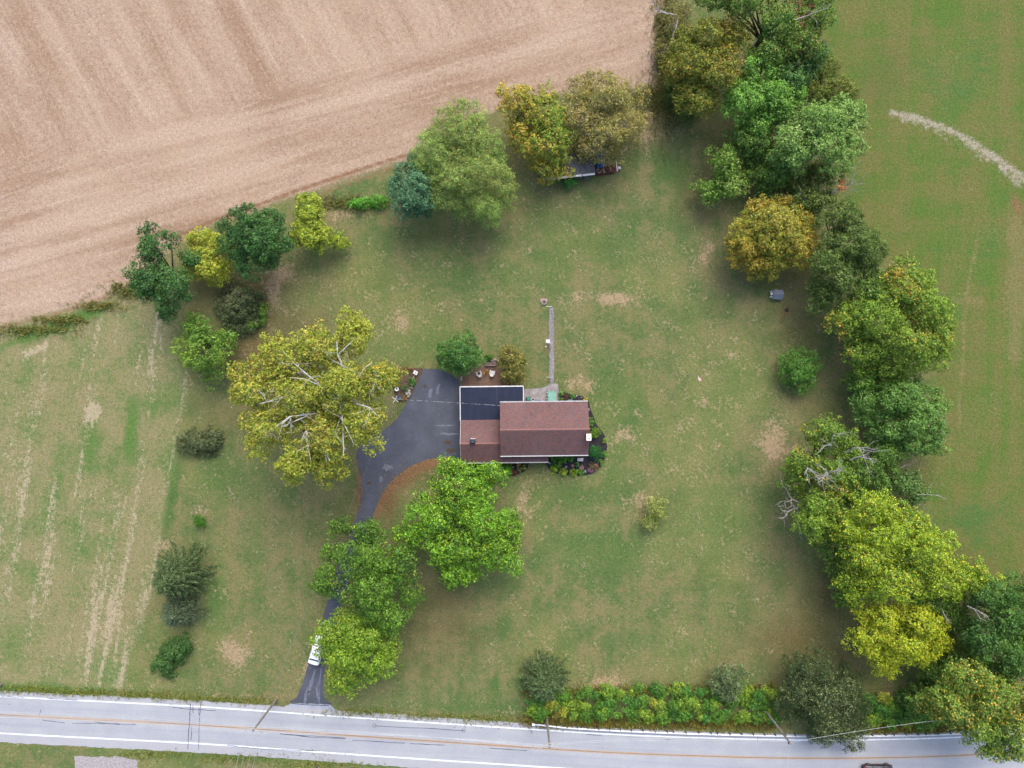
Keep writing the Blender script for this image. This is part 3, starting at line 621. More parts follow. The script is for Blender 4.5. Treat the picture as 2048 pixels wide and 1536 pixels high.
# ------------------------------------------------------------------ foliage
def leaf_material():
    t = NT('leaf'); c = t.attr('leaf_colour', 'Color')
    d = t.n.new('ShaderNodeBsdfDiffuse'); tr = t.n.new('ShaderNodeBsdfTranslucent'); g = t.n.new('ShaderNodeBsdfGlossy')
    g.inputs['Roughness'].default_value = .45
    t.l.new(c, d.inputs[0]); t.l.new(t.scale(c, 1.0), tr.inputs[0]); g.inputs[0].default_value = (.6, .65, .6, 1)
    m1 = t.n.new('ShaderNodeMixShader'); m1.inputs[0].default_value = .28; t.l.new(d.outputs[0], m1.inputs[1]); t.l.new(tr.outputs[0], m1.inputs[2])
    m2 = t.n.new('ShaderNodeMixShader'); m2.inputs[0].default_value = .018; t.l.new(m1.outputs[0], m2.inputs[1]); t.l.new(g.outputs[0], m2.inputs[2])
    t.l.new(m2.outputs[0], t.out.inputs[0]); return t.m
leaf_m = leaf_material()
bark = mat('grey_brown_bark', A(112, 100, 88), A(84, 74, 64), 6, .95, bump=.6)
pale_bark = mat('pale_bark', A(226, 224, 220, 1.15), A(170, 166, 156, 1.0), 1.6, .85, bump=.2, lo=.45, hi=.65)
dead_bark = mat('dead_grey_wood', A(214, 208, 204, 1.15), A(180, 174, 168), 3, .9)
LEAFK = 1.85
LEAFT = (1.0, 1.0, .64)         # leaf tint
def pal(*cs): return np.array([[min(.8, lin(v) / GAIN * LEAFK * q) for v, q in zip(c[:3], LEAFT)] for c in cs]), np.array([c[3] if len(c) > 3 else 1.0 for c in cs])
def leaves(cent, nrm, size, aspect, cols, rng, up=.0, align=None):
    n = len(cent)
    nr = nrm + rng.normal(0, .45, (n, 3)); nr[:, 2] += up; nr /= np.linalg.norm(nr, axis=1)[:, None] + 1e-9
    if align is None: a = rng.normal(0, 1, (n, 3))
    else: a = align + rng.normal(0, .25, (n, 3))
    a -= nr * (a * nr).sum(1)[:, None]; a /= np.linalg.norm(a, axis=1)[:, None] + 1e-9; b = np.cross(nr, a)
    s = size * rng.uniform(.55, 1.45, n)[:, None]
    V = np.stack([cent - a * s * .5, cent + b * s * .5 * aspect - nr * s * .08, cent + a * s * .5, cent - b * s * .5 * aspect - nr * s * .08], 1).reshape(-1, 3)
    return V, np.repeat(cols, 4, axis=0)
def crown(lobes, palette, rng, leaf=.34, clump=.75, dens=1.0, aspect=.62, low=-.05, flat=.0, shell=(.60, 1.08), patch=5.0, cull=.62, ragged=1.3):
    """leaf sprays grouped in clumps on the shells of overlapping lobes; lobes: (x,y,z,rx,ry,rz)"""
    leaf *= .88; pc, pw = palette; pw = np.cumsum(pw / pw.sum()); C = []; N = []; Kc = []
    L = np.array(lobes, float)
    ph = rng.uniform(0, 6.28, 6)
    for (x, y, z, rx, ry, rz) in L:
        area = 2 * math.pi * ((rx * ry) ** 1.6 / 2 + (rx * rz) ** 1.6 / 4 + (ry * rz) ** 1.6 / 4) ** (1 / 1.6) * 1.25
        k = max(3, int(area / (clump * clump * 1.9) * 1.4))
        d = rng.normal(0, 1, (k, 3)); d /= np.linalg.norm(d, axis=1)[:, None]; d[:, 2] = np.where(d[:, 2] < low, -d[:, 2], d[:, 2])
        sf = rng.uniform(shell[0], shell[1], k) + np.where(rng.random(k) < .16, rng.uniform(.05, .26, k), 0) * min(1, 2.2 / max(rx, .4) + .3) * ragged
        q = d * sf[:, None] * (rx, ry, rz) + (x, y, z)
        keep = np.ones(k, bool)
        for M_ in L:
            if abs(M_ - np.array((x, y, z, rx, ry, rz))).sum() < 1e-6: continue
            keep &= (((q - M_[:3]) / M_[3:]) ** 2).sum(1) > cull ** 2
        C.append(q[keep]); N.append(d[keep])
    C = np.concatenate(C); N = np.concatenate(N); k = len(C)
    # colour zones: smooth over the crown, plus per clump
    zone = (np.sin(C[:, 0] / patch * 3 + ph[0]) + np.sin(C[:, 1] / patch * 3.3 + ph[1]) + np.sin((C[:, 0] + C[:, 1]) / patch * 2 + ph[2]) + 3) / 6
    zone = np.clip(zone * .7 + rng.uniform(0, 1, k) * .45 - .07, 0, .999)
    rc_ = clump * rng.uniform(.65, 1.3, k); per = np.maximum(4, (dens * .83 * 2 * math.pi * rc_ ** 2 * .62 / (leaf * leaf * max(aspect, .52) * .5 * 2)).astype(int))
    idx = np.repeat(np.arange(k), per); n = len(idx)
    d = rng.normal(0, 1, (n, 3)) + N[idx] * .55; d[:, 2] += .35; d /= np.linalg.norm(d, axis=1)[:, None]
    ps = C[idx] + d * (rc_[idx] * (rng.uniform(.3, 1.0, n) ** .6 + np.where(rng.random(n) < .14, rng.uniform(.1, .6, n), 0)))[:, None] * (1, 1, 1 - flat)
    ci = np.searchsorted(pw, np.clip(zone[idx] + rng.normal(0, .14, n), 0, .999)); ci = np.clip(ci, 0, len(pc) - 1)
    col = pc[ci] * rng.uniform(.70, 1.30, n)[:, None] * rng.uniform(.78, 1.24, k)[idx][:, None]
    return leaves(ps, d, leaf, aspect, np.clip(col, 0, .8), rng, .35), C
def leaf_object(name, V, Cc, parent):
    F = np.arange(len(V)).reshape(-1, 4); return link(name, np_mesh(name, V, F, Cc), leaf_m, parent)
def split_lobes(px, py, rx, ry, zc, n, rng, rz=.75):
    """an uneven crown: a core and satellites, in plan pixels"""
    out = [(px, py, rx * .62, ry * .62, zc, rz)]; a0 = rng.uniform(0, 6.28)
    for k in range(n):
        a = a0 + 2 * math.pi * k / n + rng.uniform(-.3, .3); q = rng.uniform(.46, .74); r = rng.uniform(.28, .50)
        out.append((px + rx * q * math.cos(a), py + ry * q * math.sin(a), rx * r, ry * r, zc - M(max(rx, ry)) * rng.uniform(.10, .38), rz))
    for k in range(max(2, n // 2)):
        a = rng.uniform(0, 6.28); q = rng.uniform(.1, .4); r = rng.uniform(.28, .40)
        out.append((px + rx * q * math.cos(a), py + ry * q * math.sin(a), rx * r, ry * r, zc + M(max(rx, ry)) * rng.uniform(.25, .45), rz))
    return out
TREES = {}
def tree(name, label, cat, h, parts, palette, seed, group=None, leaf=.34, clump=.75, dens=1.0, n=7, trunk=None, bk=None, twigs=0, rz=.75, base=None, limb_r=None, **kw):
    """parts: list of (px,py,r) or (px,py,rx,ry[,dz]) in plan pixels as seen; the crown tops out at h"""
    rng = np.random.default_rng(seed); bk = bk or bark; P = []
    big = max(max(p[2], p[3] if len(p) > 3 else 0) for p in parts)
    zc0 = max(h - M(big) * .8 * rz / .75, h * .35)
    for p in parts:
        px, py, rx = p[:3]; ry = p[3] if len(p) > 3 else rx; dz = p[4] if len(p) > 4 else 0
        zc = max(zc0 + dz, M(max(rx, ry)) * .3)
        P += split_lobes(px, py, rx, ry, zc, n, rng, rz) if n and len(parts) <= 2 else ([(px, py, rx, ry, zc, rz)] if n == 0 else split_lobes(px, py, rx, ry, zc, max(4, n - 2), rng, rz))
    lobes = []
    for (px, py, rx, ry, zc, rzz) in P:
        x, y, _ = W(px, py, zc); a, b = M(rx, zc), M(ry, zc); lobes.append((x, y, zc, a, b, rzz * (a + b) / 2))
    wsum = sum(l[3] * l[4] for l in lobes); cx_ = sum(l[0] * l[3] * l[4] for l in lobes) / wsum; cy_ = sum(l[1] * l[3] * l[4] for l in lobes) / wsum
    if base: cx_, cy_ = G(*base)
    root = empty(name, (cx_, cy_, 0), 0, label, cat, group)
    L2 = [(l[0] - cx_, l[1] - cy_) + tuple(l[2:]) for l in lobes]
    (V, Cc), C = crown(L2, palette, rng, leaf, clump, dens, **kw)
    V[:, 2] = np.maximum(V[:, 2], .04)
    leaf_object('crown', V, Cc, root)
    R0 = trunk or max(.05, .028 * h + .02 * M(big) * .4)
    zf = zc0 * .55
    MB().tube([(0, 0, -.05), (.03 * h * .2, 0, zf * .4), (0, .02 * h * .2, zf), (0, 0, zc0)], [R0 * 1.35, R0, R0 * .85, R0 * .5], 8).build('trunk', bk, root)
    if h > 3.0:
        rr = random.Random(seed)
        for l in L2[:10]:
            st = Vector((0, 0, zf * rr.uniform(.7, 1.15))); en = Vector(l[:3]) + Vector((0, 0, l[5] * .3)); mid = st.lerp(en, .5) + Vector((rr.uniform(-.4, .4), rr.uniform(-.4, .4), rr.uniform(0, .6)))
            MB().tube([st, mid, en], [R0 * .5, R0 * .32, R0 * .12], 5).build('limb', bk, root)
        if twigs:
            lm = MB()
            for k in range(twigs):
                l = L2[rr.randrange(len(L2))]; st = Vector(l[:3]); d_ = Vector((rr.gauss(0, 1), rr.gauss(0, 1), rr.uniform(.2, 1.2))).normalized()
                en = st + Vector((d_.x * l[3], d_.y * l[4], d_.z * l[5])) * rr.uniform(.9, 1.12); mid = st.lerp(en, .5) + Vector((rr.uniform(-.3, .3), rr.uniform(-.3, .3), .1))
                r1 = limb_r or .05; lm.tube([st, mid, en], [r1 * 1.3, r1, r1 * .4], 4)
            tag(lm.build('twigs', bk, root), kind='stuff')
    TREES[label] = root
    return root
def bare_branches(mb, p, d, L, r, depth, rr, spread=.55):
    """recursive leafless boughs"""
    n = 4; pts = [p]; q = p; dd = d.copy()
    for k in range(n):
        dd = (dd + Vector((rr.gauss(0, .16), rr.gauss(0, .16), rr.gauss(.03, .10)))).normalized(); q = q + dd * (L / n); pts.append(q)
    mb.tube(pts, [r * (1 - .5 * k / n) for k in range(n + 1)], 5 if r > .05 else 4, r > .05)
    if depth:
        for k in range(3 if depth > 1 else 2):
            i = rr.randint(2, n); nd = (dd + Vector((rr.gauss(0, spread), rr.gauss(0, spread), rr.gauss(.05, spread * .6)))).normalized()
            bare_branches(mb, pts[i], nd, L * rr.uniform(.5, .8), r * .5, depth - 1, rr, spread)
def dead_limb(root, px0, py0, z0, px1, py1, z1, r, seed, depth=3, m=None, name='dead_limb'):
    a, b = Vector(W(px0, py0, z0)), Vector(W(px1, py1, z1)); o = root.location; rr = random.Random(seed); mbx = MB()
    bare_branches(mbx, a - o, (b - a).normalized(), (b - a).length * .62, r, depth, rr); return tag(mbx.build(name, m or dead_bark, root), kind='stuff')
def conifer(name, label, px, py, rpx, h, palette, seed, group=None, droop=.1, nb=150, needle=.30, top=None, ry=None, fine=1.0):
    """branches in whorls, clothed in needle sprays; px,py is the foot"""
    rng = np.random.default_rng(seed); rr = random.Random(seed); x, y, _ = W(px, py); root = empty(name, (x, y, 0), 0, label, 'tree', group)
    R = M(rpx); ryk = (ry / rpx) if ry else 1
    MB().tube([(0, 0, -.05), (0, 0, h * .5), (0, 0, h * .98)], [.03 * h, .02 * h, .02], 7).build('trunk', bark, root)
    pc, pw = palette; pw = np.cumsum(pw / pw.sum()); Cs = []; Al = []; Ci = []; bm_ = MB()
    for k in range(nb):
        f = (k + .5) / nb; z = h * (.06 + .92 * f); Lb = R * (1 - f) ** .62 * rr.uniform(.75, 1.12) + .15; a = k * 2.39996 + rr.uniform(-.3, .3); up = .25 + .9 * f - droop
        dx, dy = math.cos(a), math.sin(a) * ryk; m = max(3, int(Lb / .30)); pts = []
        for j in range(m + 1):
            t = j / m; zz = z + Lb * (up * t * .5 - droop * t * t * .8); pts.append(Vector((dx * Lb * t, dy * Lb * t, max(zz, .08))))
        if k % 2 == 0: bm_.tube([pts[0], pts[m // 2], pts[-1]], [.02 + .008 * Lb, .02, .008], 4, False)
        cb = rr.uniform(.8, 1.2); c0 = rr.random()
        for j in range(1, m + 1):
            w = .10 + .45 * (1 - abs(j / m - .45)) * min(1, Lb / 2.5)
            cnt = int(7 * fine)
            for s in range(cnt):
                side = rr.uniform(-1, 1); p = pts[j] + Vector((-dy, dx, 0)) * side * w * .55 + Vector((dx, dy, 0)) * rr.uniform(-.2, .12) + Vector((0, 0, rr.uniform(-.12, .10) - abs(side) * .06))
                Cs.append(p); Al.append((dx - dy * side * .7, dy + dx * side * .7, .25)); Ci.append((c0, cb))
    P = np.array([tuple(p) for p in Cs]); Al = np.array(Al); cc = np.array(Ci); n = len(P)
    ci = np.clip(np.searchsorted(pw, np.clip(cc[:, 0] * .6 + rng.uniform(0, .4, n), 0, .999)), 0, len(pc) - 1)
    col = pc[ci] * cc[:, 1][:, None] * rng.uniform(.75, 1.25, n)[:, None]
    nr = np.tile((0, 0, 1.0), (n, 1)) + rng.normal(0, .3, (n, 3)); P[:, 2] = np.maximum(P[:, 2], .06)
    V, Cc = leaves(P, nr, needle, .32, np.clip(col, 0, .8), rng, .2, Al); V[:, 2] = np.maximum(V[:, 2], .03)
    leaf_object('crown', V, Cc, root); tag(bm_.build('branches', bark, root), kind='stuff'); TREES[label] = root; return root

# palettes: sunlit leaf colours
P_dark = pal((60, 100, 58), (76, 118, 70), (50, 86, 50))
P_dark2 = pal((66, 104, 62), (86, 124, 74), (58, 92, 54))
P_lime = pal((150, 168, 62), (132, 156, 58), (172, 182, 74), (116, 146, 56))
P_limeyel = pal((156, 170, 68), (170, 174, 78), (140, 162, 64), (182, 166, 86, .3))
P_mid = pal((106, 144, 66), (88, 128, 60), (124, 156, 72), (132, 154, 66, .6))
P_maple = pal((100, 150, 52), (126, 172, 56), (82, 130, 50), (150, 180, 60, .7), (70, 114, 46))
P_maple2 = pal((96, 138, 58), (114, 152, 60), (80, 120, 52), (66, 104, 48), (140, 158, 66, .5))
P_syc = pal((158, 164, 72), (138, 156, 66), (172, 164, 80), (120, 146, 62), (184, 152, 78, .3))
P_blue = pal((84, 126, 106), (96, 138, 118), (72, 112, 96))
P_willow = pal((136, 164, 98), (116, 150, 82), (152, 170, 112), (160, 160, 90, .5), (104, 142, 76))
P_orange = pal((116, 146, 64, 1.8), (142, 152, 68, 1.3), (178, 162, 76), (190, 150, 76, .7), (172, 168, 80))
P_olive = pal((142, 138, 88), (162, 148, 92), (120, 124, 74), (172, 164, 132), (176, 148, 84, .6))
P_oak = pal((116, 128, 58), (140, 140, 62), (100, 118, 54), (152, 136, 66), (142, 108, 66, .35))
P_bright = pal((104, 152, 70), (118, 164, 80), (90, 136, 64))
P_silver = pal((112, 150, 82), (132, 166, 100), (98, 136, 72), (152, 178, 122, .6))
P_gold = pal((164, 150, 68), (176, 146, 70), (148, 150, 66), (130, 144, 64), (180, 162, 86))
P_dkolive = pal((84, 108, 60), (98, 122, 66), (72, 96, 56), (112, 128, 70, .6))
P_grnyel = pal((112, 146, 62), (132, 158, 64), (96, 132, 58), (168, 160, 72, .5), (180, 146, 78, .25))
P_teal = pal((98, 140, 76), (112, 152, 84), (84, 124, 68))
P_yellow = pal((140, 170, 54), (160, 180, 56), (118, 152, 52), (182, 184, 64, .6), (104, 140, 50))
P_yellow2 = pal((158, 176, 50), (178, 184, 54), (138, 164, 50), (192, 188, 62, .5))
P_grey = pal((108, 126, 98), (94, 112, 86), (128, 142, 114))
P_greydk = pal((92, 108, 84), (80, 94, 74), (106, 118, 92), (108, 108, 96, .6))
P_rolive = pal((66, 84, 56), (54, 70, 46), (92, 108, 78), (150, 158, 126, .4), (46, 62, 42))
P_pine = pal((84, 106, 78), (98, 120, 90), (68, 90, 64), (118, 136, 106, .7))
P_spruce = pal((92, 110, 98), (80, 98, 88), (104, 120, 106))
P_shrub = pal((86, 134, 56), (106, 148, 64), (72, 116, 52))
P_thick = pal((86, 138, 62), (112, 156, 66), (72, 120, 60), (168, 166, 66, .6), (132, 160, 66))
P_white = pal((140, 154, 78), (116, 136, 66), (176, 182, 130, .6), (150, 160, 96))

# ------------------------------------------------------------------ trees: row along the harvested field
FR = 'trees along the harvested field'
tree('walnut_tree', 'dark green spreading tree at the end of the row beside the harvested field', 'tree', 12, [(318, 492, 42), (295, 560, 46), (345, 575, 44), (338, 622, 22, 26, -3), (385, 520, 22, 18, -3)], P_dark, 101, FR, n=6, clump=.8, twigs=26)
tree('vine_covered_tree', 'lime yellow vine covered tree between two dark green trees by the field', 'tree', 7, [(415, 528, 50, 46), (395, 480, 32, 24, -2), (432, 482, 20, 22, -2), (450, 545, 20, 20, -2)], P_limeyel, 102, FR, n=5, clump=.55, leaf=.30, dens=1.15, rz=.55)
tree('maple_tree', 'round dense dark green tree in the row beside the field', 'tree', 13, [(516, 482, 72, 71)], P_dark, 103, FR, n=12, clump=.7, leaf=.30, dens=1.15)
tree('vine_covered_tree', 'tall narrow lime green vine covered tree leaning over the lawn edge', 'tree', 8, [(618, 414, 36, 40), (622, 462, 42, 48), (648, 478, 24, 26, -1), (678, 484, 20, 18, -3)], P_lime, 104, FR, n=5, clump=.5, leaf=.28, dens=1.25, rz=.6)
tree('hedge_shrub', 'low bright green bramble between the lawn and the field rut', 'shrub', 2.2, [(722, 408, 26, 10), (758, 402, 24, 13)], pal((96, 160, 62), (80, 140, 56), (120, 166, 70)), 105, n=5, clump=.45, leaf=.28, dens=.9)
tree('blue_green_tree', 'compact blue green tree against the pale willow', 'tree', 11, [(830, 386, 52, 62)], P_blue, 106, FR, n=10, clump=.6, leaf=.28, dens=1.1)
tree('willow_tree', 'large pale green willow with fine drooping foliage', 'tree', 15, [(930, 270, 78, 62), (935, 345, 96, 78), (950, 405, 70, 50, -2), (865, 310, 40, 60, -1)], P_willow, 107, FR, n=8, clump=.7, leaf=.26, aspect=.40, dens=.9, twigs=60, bk=mat('willow_twig', A(170, 166, 130), A(150, 146, 110)))
tree('orange_maple', 'green tree turning bright orange in front of the white edged shed roof', 'tree', 11, [(1032, 198, 38, 40), (1086, 228, 54, 50), (1098, 288, 54, 50), (1106, 336, 52, 34, -3), (1040, 258, 32, 42, -2)], P_orange, 108, FR, n=6, clump=.6, dens=.95, twigs=70, limb_r=.035, patch=9, bk=mat('grey_bark', A(160, 152, 140), A(128, 120, 110)))
tree('walnut_tree', 'thin olive brown tree half bare with grey twigs above the blue tarp', 'tree', 12, [(1205, 190, 82, 52), (1222, 250, 88, 56), (1192, 302, 68, 34, -2), (1152, 225, 46, 58)], P_olive, 109, FR, n=7, clump=.7, leaf=.26, dens=.62, twigs=420, limb_r=.035, bk=mat('grey_twig', A(168, 162, 146), A(136, 130, 116)))
# lawn trees on the left
tree('round_bush', 'large round grey green bush with yellow leaves on one side', 'bush', 4.5, [(484, 612, 52, 48)], P_greydk, 111, n=9, clump=.55, leaf=.26, dens=1.0, rz=.7)
tree('forsythia_shrub', 'small yellow green shrub against the foot of the round grey bush', 'shrub', 2.2, [(500, 650, 26, 13), (527, 625, 10, 24)], P_mid, 112, n=5, clump=.45, leaf=.28)
tree('green_tree', 'leafy mid green tree between the round grey bush and the white limbed tree', 'tree', 9, [(392, 652, 26, 30), (408, 705, 60, 58), (452, 680, 28, 28, -1.5)], P_mid, 113, n=7, clump=.6, dens=.8, twigs=40)
syc = tree('sycamore_tree', 'huge yellow green sycamore with white limbs beside the driveway', 'tree', 21, [(560, 722, 58), (640, 702, 62), (705, 672, 46), (505, 780, 52), (590, 795, 70, 60, 1), (680, 780, 70, 64, 1.5), (750, 765, 48), (535, 855, 58), (640, 875, 70), (720, 850, 56), (590, 925, 44), (655, 935, 40, 36, -2), (715, 650, 30, 24, -2), (770, 745, 34, 22, -2)], P_syc, 114, n=6, clump=.60, leaf=.33, dens=.95, bk=pale_bark, trunk=.55, twigs=60, limb_r=.05, base=(690, 796), cull=.58)
so = syc.location; tw = MB()
for pts, r in (([(675, 800, 13), (665, 792, 17), (647, 777, 19), (615, 753, 20.2), (581, 727, 20.5), (560, 706, 20.3)], .30), ([(672, 803, 14), (630, 808, 18), (602, 803, 20), (560, 794, 20.6), (523, 803, 20.4), (500, 806, 20)], .26), ([(672, 803, 13), (630, 826, 18), (604, 832, 20), (573, 837, 20.5), (528, 866, 20.3), (508, 880, 20)], .26),
        ([(672, 803, 13), (673, 819, 18), (676, 837, 20), (678, 887, 20.3), (682, 915, 20)], .25), ([(673, 800, 14), (673, 775, 18), (673, 727, 20.5), (668, 705, 20.8), (664, 680, 20.6)], .24), ([(676, 803, 14), (705, 806, 19), (734, 819, 20.6), (752, 832, 20.4)], .22), ([(676, 800, 14), (715, 774, 19), (747, 763, 20.4), (765, 755, 20)], .2),
        ([(660, 815, 14), (620, 850, 18), (604, 864, 20), (610, 893, 20.2), (612, 920, 19.8)], .2), ([(668, 815, 14), (626, 874, 19.6), (640, 898, 20.2), (655, 920, 20)], .18), ([(647, 777, 19), (600, 760, 20.6), (570, 752, 20.6)], .12), ([(676, 837, 20), (690, 860, 20.6), (700, 890, 20.4)], .11), ([(573, 837, 20.4), (560, 850, 20.6), (545, 880, 20.2)], .11), ([(604, 832, 20), (580, 846, 20.5), (555, 852, 20.5)], .12), ([(668, 706, 20.7), (690, 690, 20.6), (708, 668, 20)], .12), ([(690, 780, 19), (725, 735, 20.4), (740, 720, 20)], .12)):
    dn = Vector((-so.x, -so.y, -1.7)); rr = random.Random(int(r * 1000) + len(tw.v))
    lo = MB().tube([Vector(W(*p)) + dn + Vector((rr.uniform(-.25, .25), rr.uniform(-.25, .25), rr.uniform(-.5, .3))) for p in pts], [.52 * r * (1 - .8 * k / (len(pts) - 1)) + .02 for k in range(len(pts))], 7).build('limb', pale_bark, syc); lo['label'] = 'bleached white upper limb'
    for k in range(2, len(pts) - 1):
        for _ in range(3):
            a = Vector(W(*pts[k])) + dn; d_ = Vector((rr.gauss(0, 1), rr.gauss(0, 1), .35)).normalized(); bare_branches(tw, a, d_, rr.uniform(1.2, 2.2), .035, 1, rr)
tag(tw.build('twigs', pale_bark, syc), kind='stuff')
tree('grey_bush', 'low dusky grey green bush on the lawn left of the sycamore', 'bush', 3, [(395, 888, 40, 30), (428, 884, 22, 28, -.5)], P_greydk, 115, n=6, clump=.5, leaf=.26, dens=.8, rz=.6)
tree('clipped_bush', 'small clipped green ball bush alone on the lawn', 'bush', 1.5, [(400, 1041, 11.5)], pal((64, 118, 34), (78, 132, 42), (52, 100, 30)), 116, n=0, clump=.22, leaf=.13, dens=1.3, rz=.8)
conifer('pine_tree', 'feathery green white pine with arching boughs at the meadow edge', 376, 1140, 62, 9.5, P_pine, 117, droop=.35, nb=230, needle=.34)
conifer('spruce_tree', 'blue grey spruce growing against the feathery pine', 378, 1212, 44, 7, P_spruce, 118, droop=.1, nb=190, needle=.26, ry=36)
tree('evergreen_shrub', 'dark green oblong shrub near the verge by the spruce', 'shrub', 3.2, [(350, 1302, 34, 30), (330, 1330, 30, 24, -.6), (368, 1290, 18, 22)], P_dark2, 119, n=6, clump=.45, leaf=.24, dens=1.0)
# driveway trees
tree('red_maple', 'bright lime green maple in front of the house porch', 'tree', 14, [(918, 985, 62, 60), (870, 1035, 60, 54), (960, 1040, 66, 60, .5), (900, 1090, 70, 52), (990, 1105, 58, 44, -1), (915, 1145, 46, 36, -1.5), (905, 935, 34, 24, -2), (975, 950, 44, 30, -2), (820, 1070, 34, 34, -2), (1015, 1050, 34, 40, -2)], P_maple, 121, n=7, clump=.75, leaf=.34, dens=.95, twigs=16, cull=.58)
tree('driveway_maple', 'green maple with bunched foliage arching over the middle of the driveway', 'tree', 14, [(735, 1065, 40, 34, -1), (680, 1055, 24, 22, -2), (740, 1120, 62, 46), (655, 1160, 40, 38, -2), (745, 1180, 70, 56), (800, 1130, 40, 40, -1), (770, 1230, 56, 34, -1), (668, 1105, 26, 24, -2.5), (820, 1190, 26, 30, -2)], P_maple2, 122, n=7, clump=.68, leaf=.32, dens=.85, twigs=30, cull=.58)
tree('driveway_maple', 'yellowish green maple hanging over the white car', 'tree', 12, [(720, 1275, 66, 40), (700, 1320, 60, 40), (745, 1320, 52, 44, -1), (685, 1358, 34, 32, -2), (656, 1266, 34, 30, -2), (655, 1300, 22, 26, -3), (705, 1245, 46, 30, -1), (772, 1290, 28, 40, -2)], pal((118, 156, 60), (142, 172, 64), (98, 138, 56), (160, 178, 70)), 123, n=7, clump=.66, leaf=.32, dens=.85, twigs=30, cull=.58)
tree('patio_tree', 'round dark green tree overhanging the brick patio and driveway', 'tree', 7, [(922, 712, 43, 44)], pal((78, 122, 66), (92, 138, 74), (66, 108, 62)), 124, n=11, clump=.5, leaf=.26, dens=1.1)
tree('serviceberry_tree', 'olive green tree with tan leaves at the corner of the brick patio', 'tree', 5, [(1022, 715, 30, 28), (1030, 742, 28, 26, -.5)], pal((104, 116, 64), (120, 124, 70), (148, 134, 78), (92, 104, 60)), 125, n=7, clump=.45, leaf=.26, dens=.8, twigs=20)
tree('serviceberry_tree', 'sparse young tree with whitish leaves alone on the front lawn', 'tree', 3.5, [(1308, 1018, 24, 26), (1296, 1042, 20, 18, -.4)], P_white, 126, n=6, clump=.4, leaf=.22, dens=.5, twigs=20, limb_r=.02)
conifer('pine_tree', 'round olive green pine behind the roadside pole', 1086, 1345, 54, 7, P_pine, 127, droop=.2, nb=240, needle=.32, ry=52)
tree('silver_tree', 'small silvery blue green tree rising from the roadside thicket', 'tree', 6, [(1459, 1360, 38, 36)], P_grey, 128, n=9, clump=.5, leaf=.26, dens=.95)
tree('autumn_olive', 'large grey green olive tree with silvery leaves reaching over the road edge', 'tree', 10, [(1625, 1345, 70, 50), (1600, 1385, 60, 54), (1660, 1410, 74, 66), (1640, 1455, 44, 40, -1), (1700, 1450, 46, 44, -1.5), (1690, 1370, 44, 44, -1)], P_rolive, 129, n=7, clump=.6, leaf=.30, aspect=.36, dens=1.0, cull=.58)
tree('magnolia_tree', 'young leafy green tree alone by the eastern tree line', 'tree', 5.5, [(1595, 740, 42, 44)], pal((82, 130, 62), (98, 146, 70), (66, 110, 56)), 130, n=10, clump=.5, leaf=.32, aspect=.4, dens=.9)
# eastern belt, top group
EBG = 'trees in the eastern belt'
tree('oak_tree', 'olive yellow oak tinged with russet at the corner of the harvested field', 'tree', 13, [(1415, 75, 58, 46), (1395, 130, 66, 56), (1440, 135, 60, 60, .5), (1390, 195, 50, 50, -1), (1465, 70, 40, 44, -1), (1350, 140, 28, 40, -2.5)], P_oak, 141, EBG, n=7, clump=.7, dens=.9, twigs=14)
o = tree('elm_tree', 'dark green tree mixed with red leaves at the top of the belt', 'tree', 14, [(1480, 5, 60, 40), (1560, 50, 56, 50), (1600, 95, 46, 50, -1), (1540, 110, 44, 40, -1), (1420, -10, 50, 30), (1630, 20, 40, 46, -1.5)], pal((70, 110, 54), (92, 126, 56), (112, 136, 60), (60, 96, 52), (150, 74, 80, .35)), 142, EBG, n=6, clump=.7, dens=.9, twigs=20)
dead_limb(o, 1350, 30, 8, 1300, 5, 8.5, .12, 5, 3); dead_limb(o, 1355, 40, 7, 1340, 90, 7, .10, 6, 3); dead_limb(o, 1590, 40, 13, 1650, 20, 13, .07, 7, 2)
tree('bright_maple', 'fresh green maple between the oak and the silvery tree', 'tree', 13, [(1520, 140, 44, 36), (1500, 195, 66, 50), (1555, 195, 46, 52), (1520, 245, 50, 34, -2)], P_bright, 143, EBG, n=7, clump=.65, dens=1.0)
tree('silver_maple', 'broad silvery green tree bulging over the east lawn', 'tree', 14, [(1640, 250, 74, 58), (1660, 290, 70, 50), (1590, 290, 62, 54), (1560, 320, 34, 30, -3), (1690, 235, 40, 40, -1)], P_silver, 144, EBG, n=7, clump=.62, dens=1.05)
o = tree('young_maple', 'small green tree with half bare twigs at the lawn corner', 'tree', 8, [(1450, 325, 44, 46), (1460, 370, 42, 36), (1415, 385, 32, 32, -1.5)], pal((104, 146, 66), (126, 160, 78), (90, 128, 60), (146, 160, 100)), 145, EBG, n=6, clump=.6, dens=.7, twigs=50)
tree('understory_bush', 'dark green brush under the silvery tree behind the golden maple', 'bush', 6, [(1545, 365, 36, 26), (1590, 372, 34, 26), (1500, 300, 40, 36, -1), (1640, 352, 46, 30), (1530, 405, 30, 26)], P_dkolive, 146, EBG, n=5, clump=.6, dens=.9)
tree('feathery_bush', 'loose olive green brush on the east side of the belt', 'bush', 4, [(1640, 130, 36, 40), (1680, 180, 46, 34), (1610, 160, 34, 40), (1640, 190, 50, 26)], pal((112, 126, 62), (96, 116, 58), (130, 136, 70)), 147, EBG, n=5, clump=.6, dens=.8, twigs=40, aspect=.4)
o = empty('dead_tree', W(1648, 395), 0, 'leaning bare grey tree with a spray of red leaves', 'tree', EBG)
tm = MB(); tm.tube([(0, 0, -.05), (.5, .3, 3), Vector(W(1665, 385, 6)) - o.location], [.18, .14, .1], 7); tm.build('trunk', dead_bark, o)
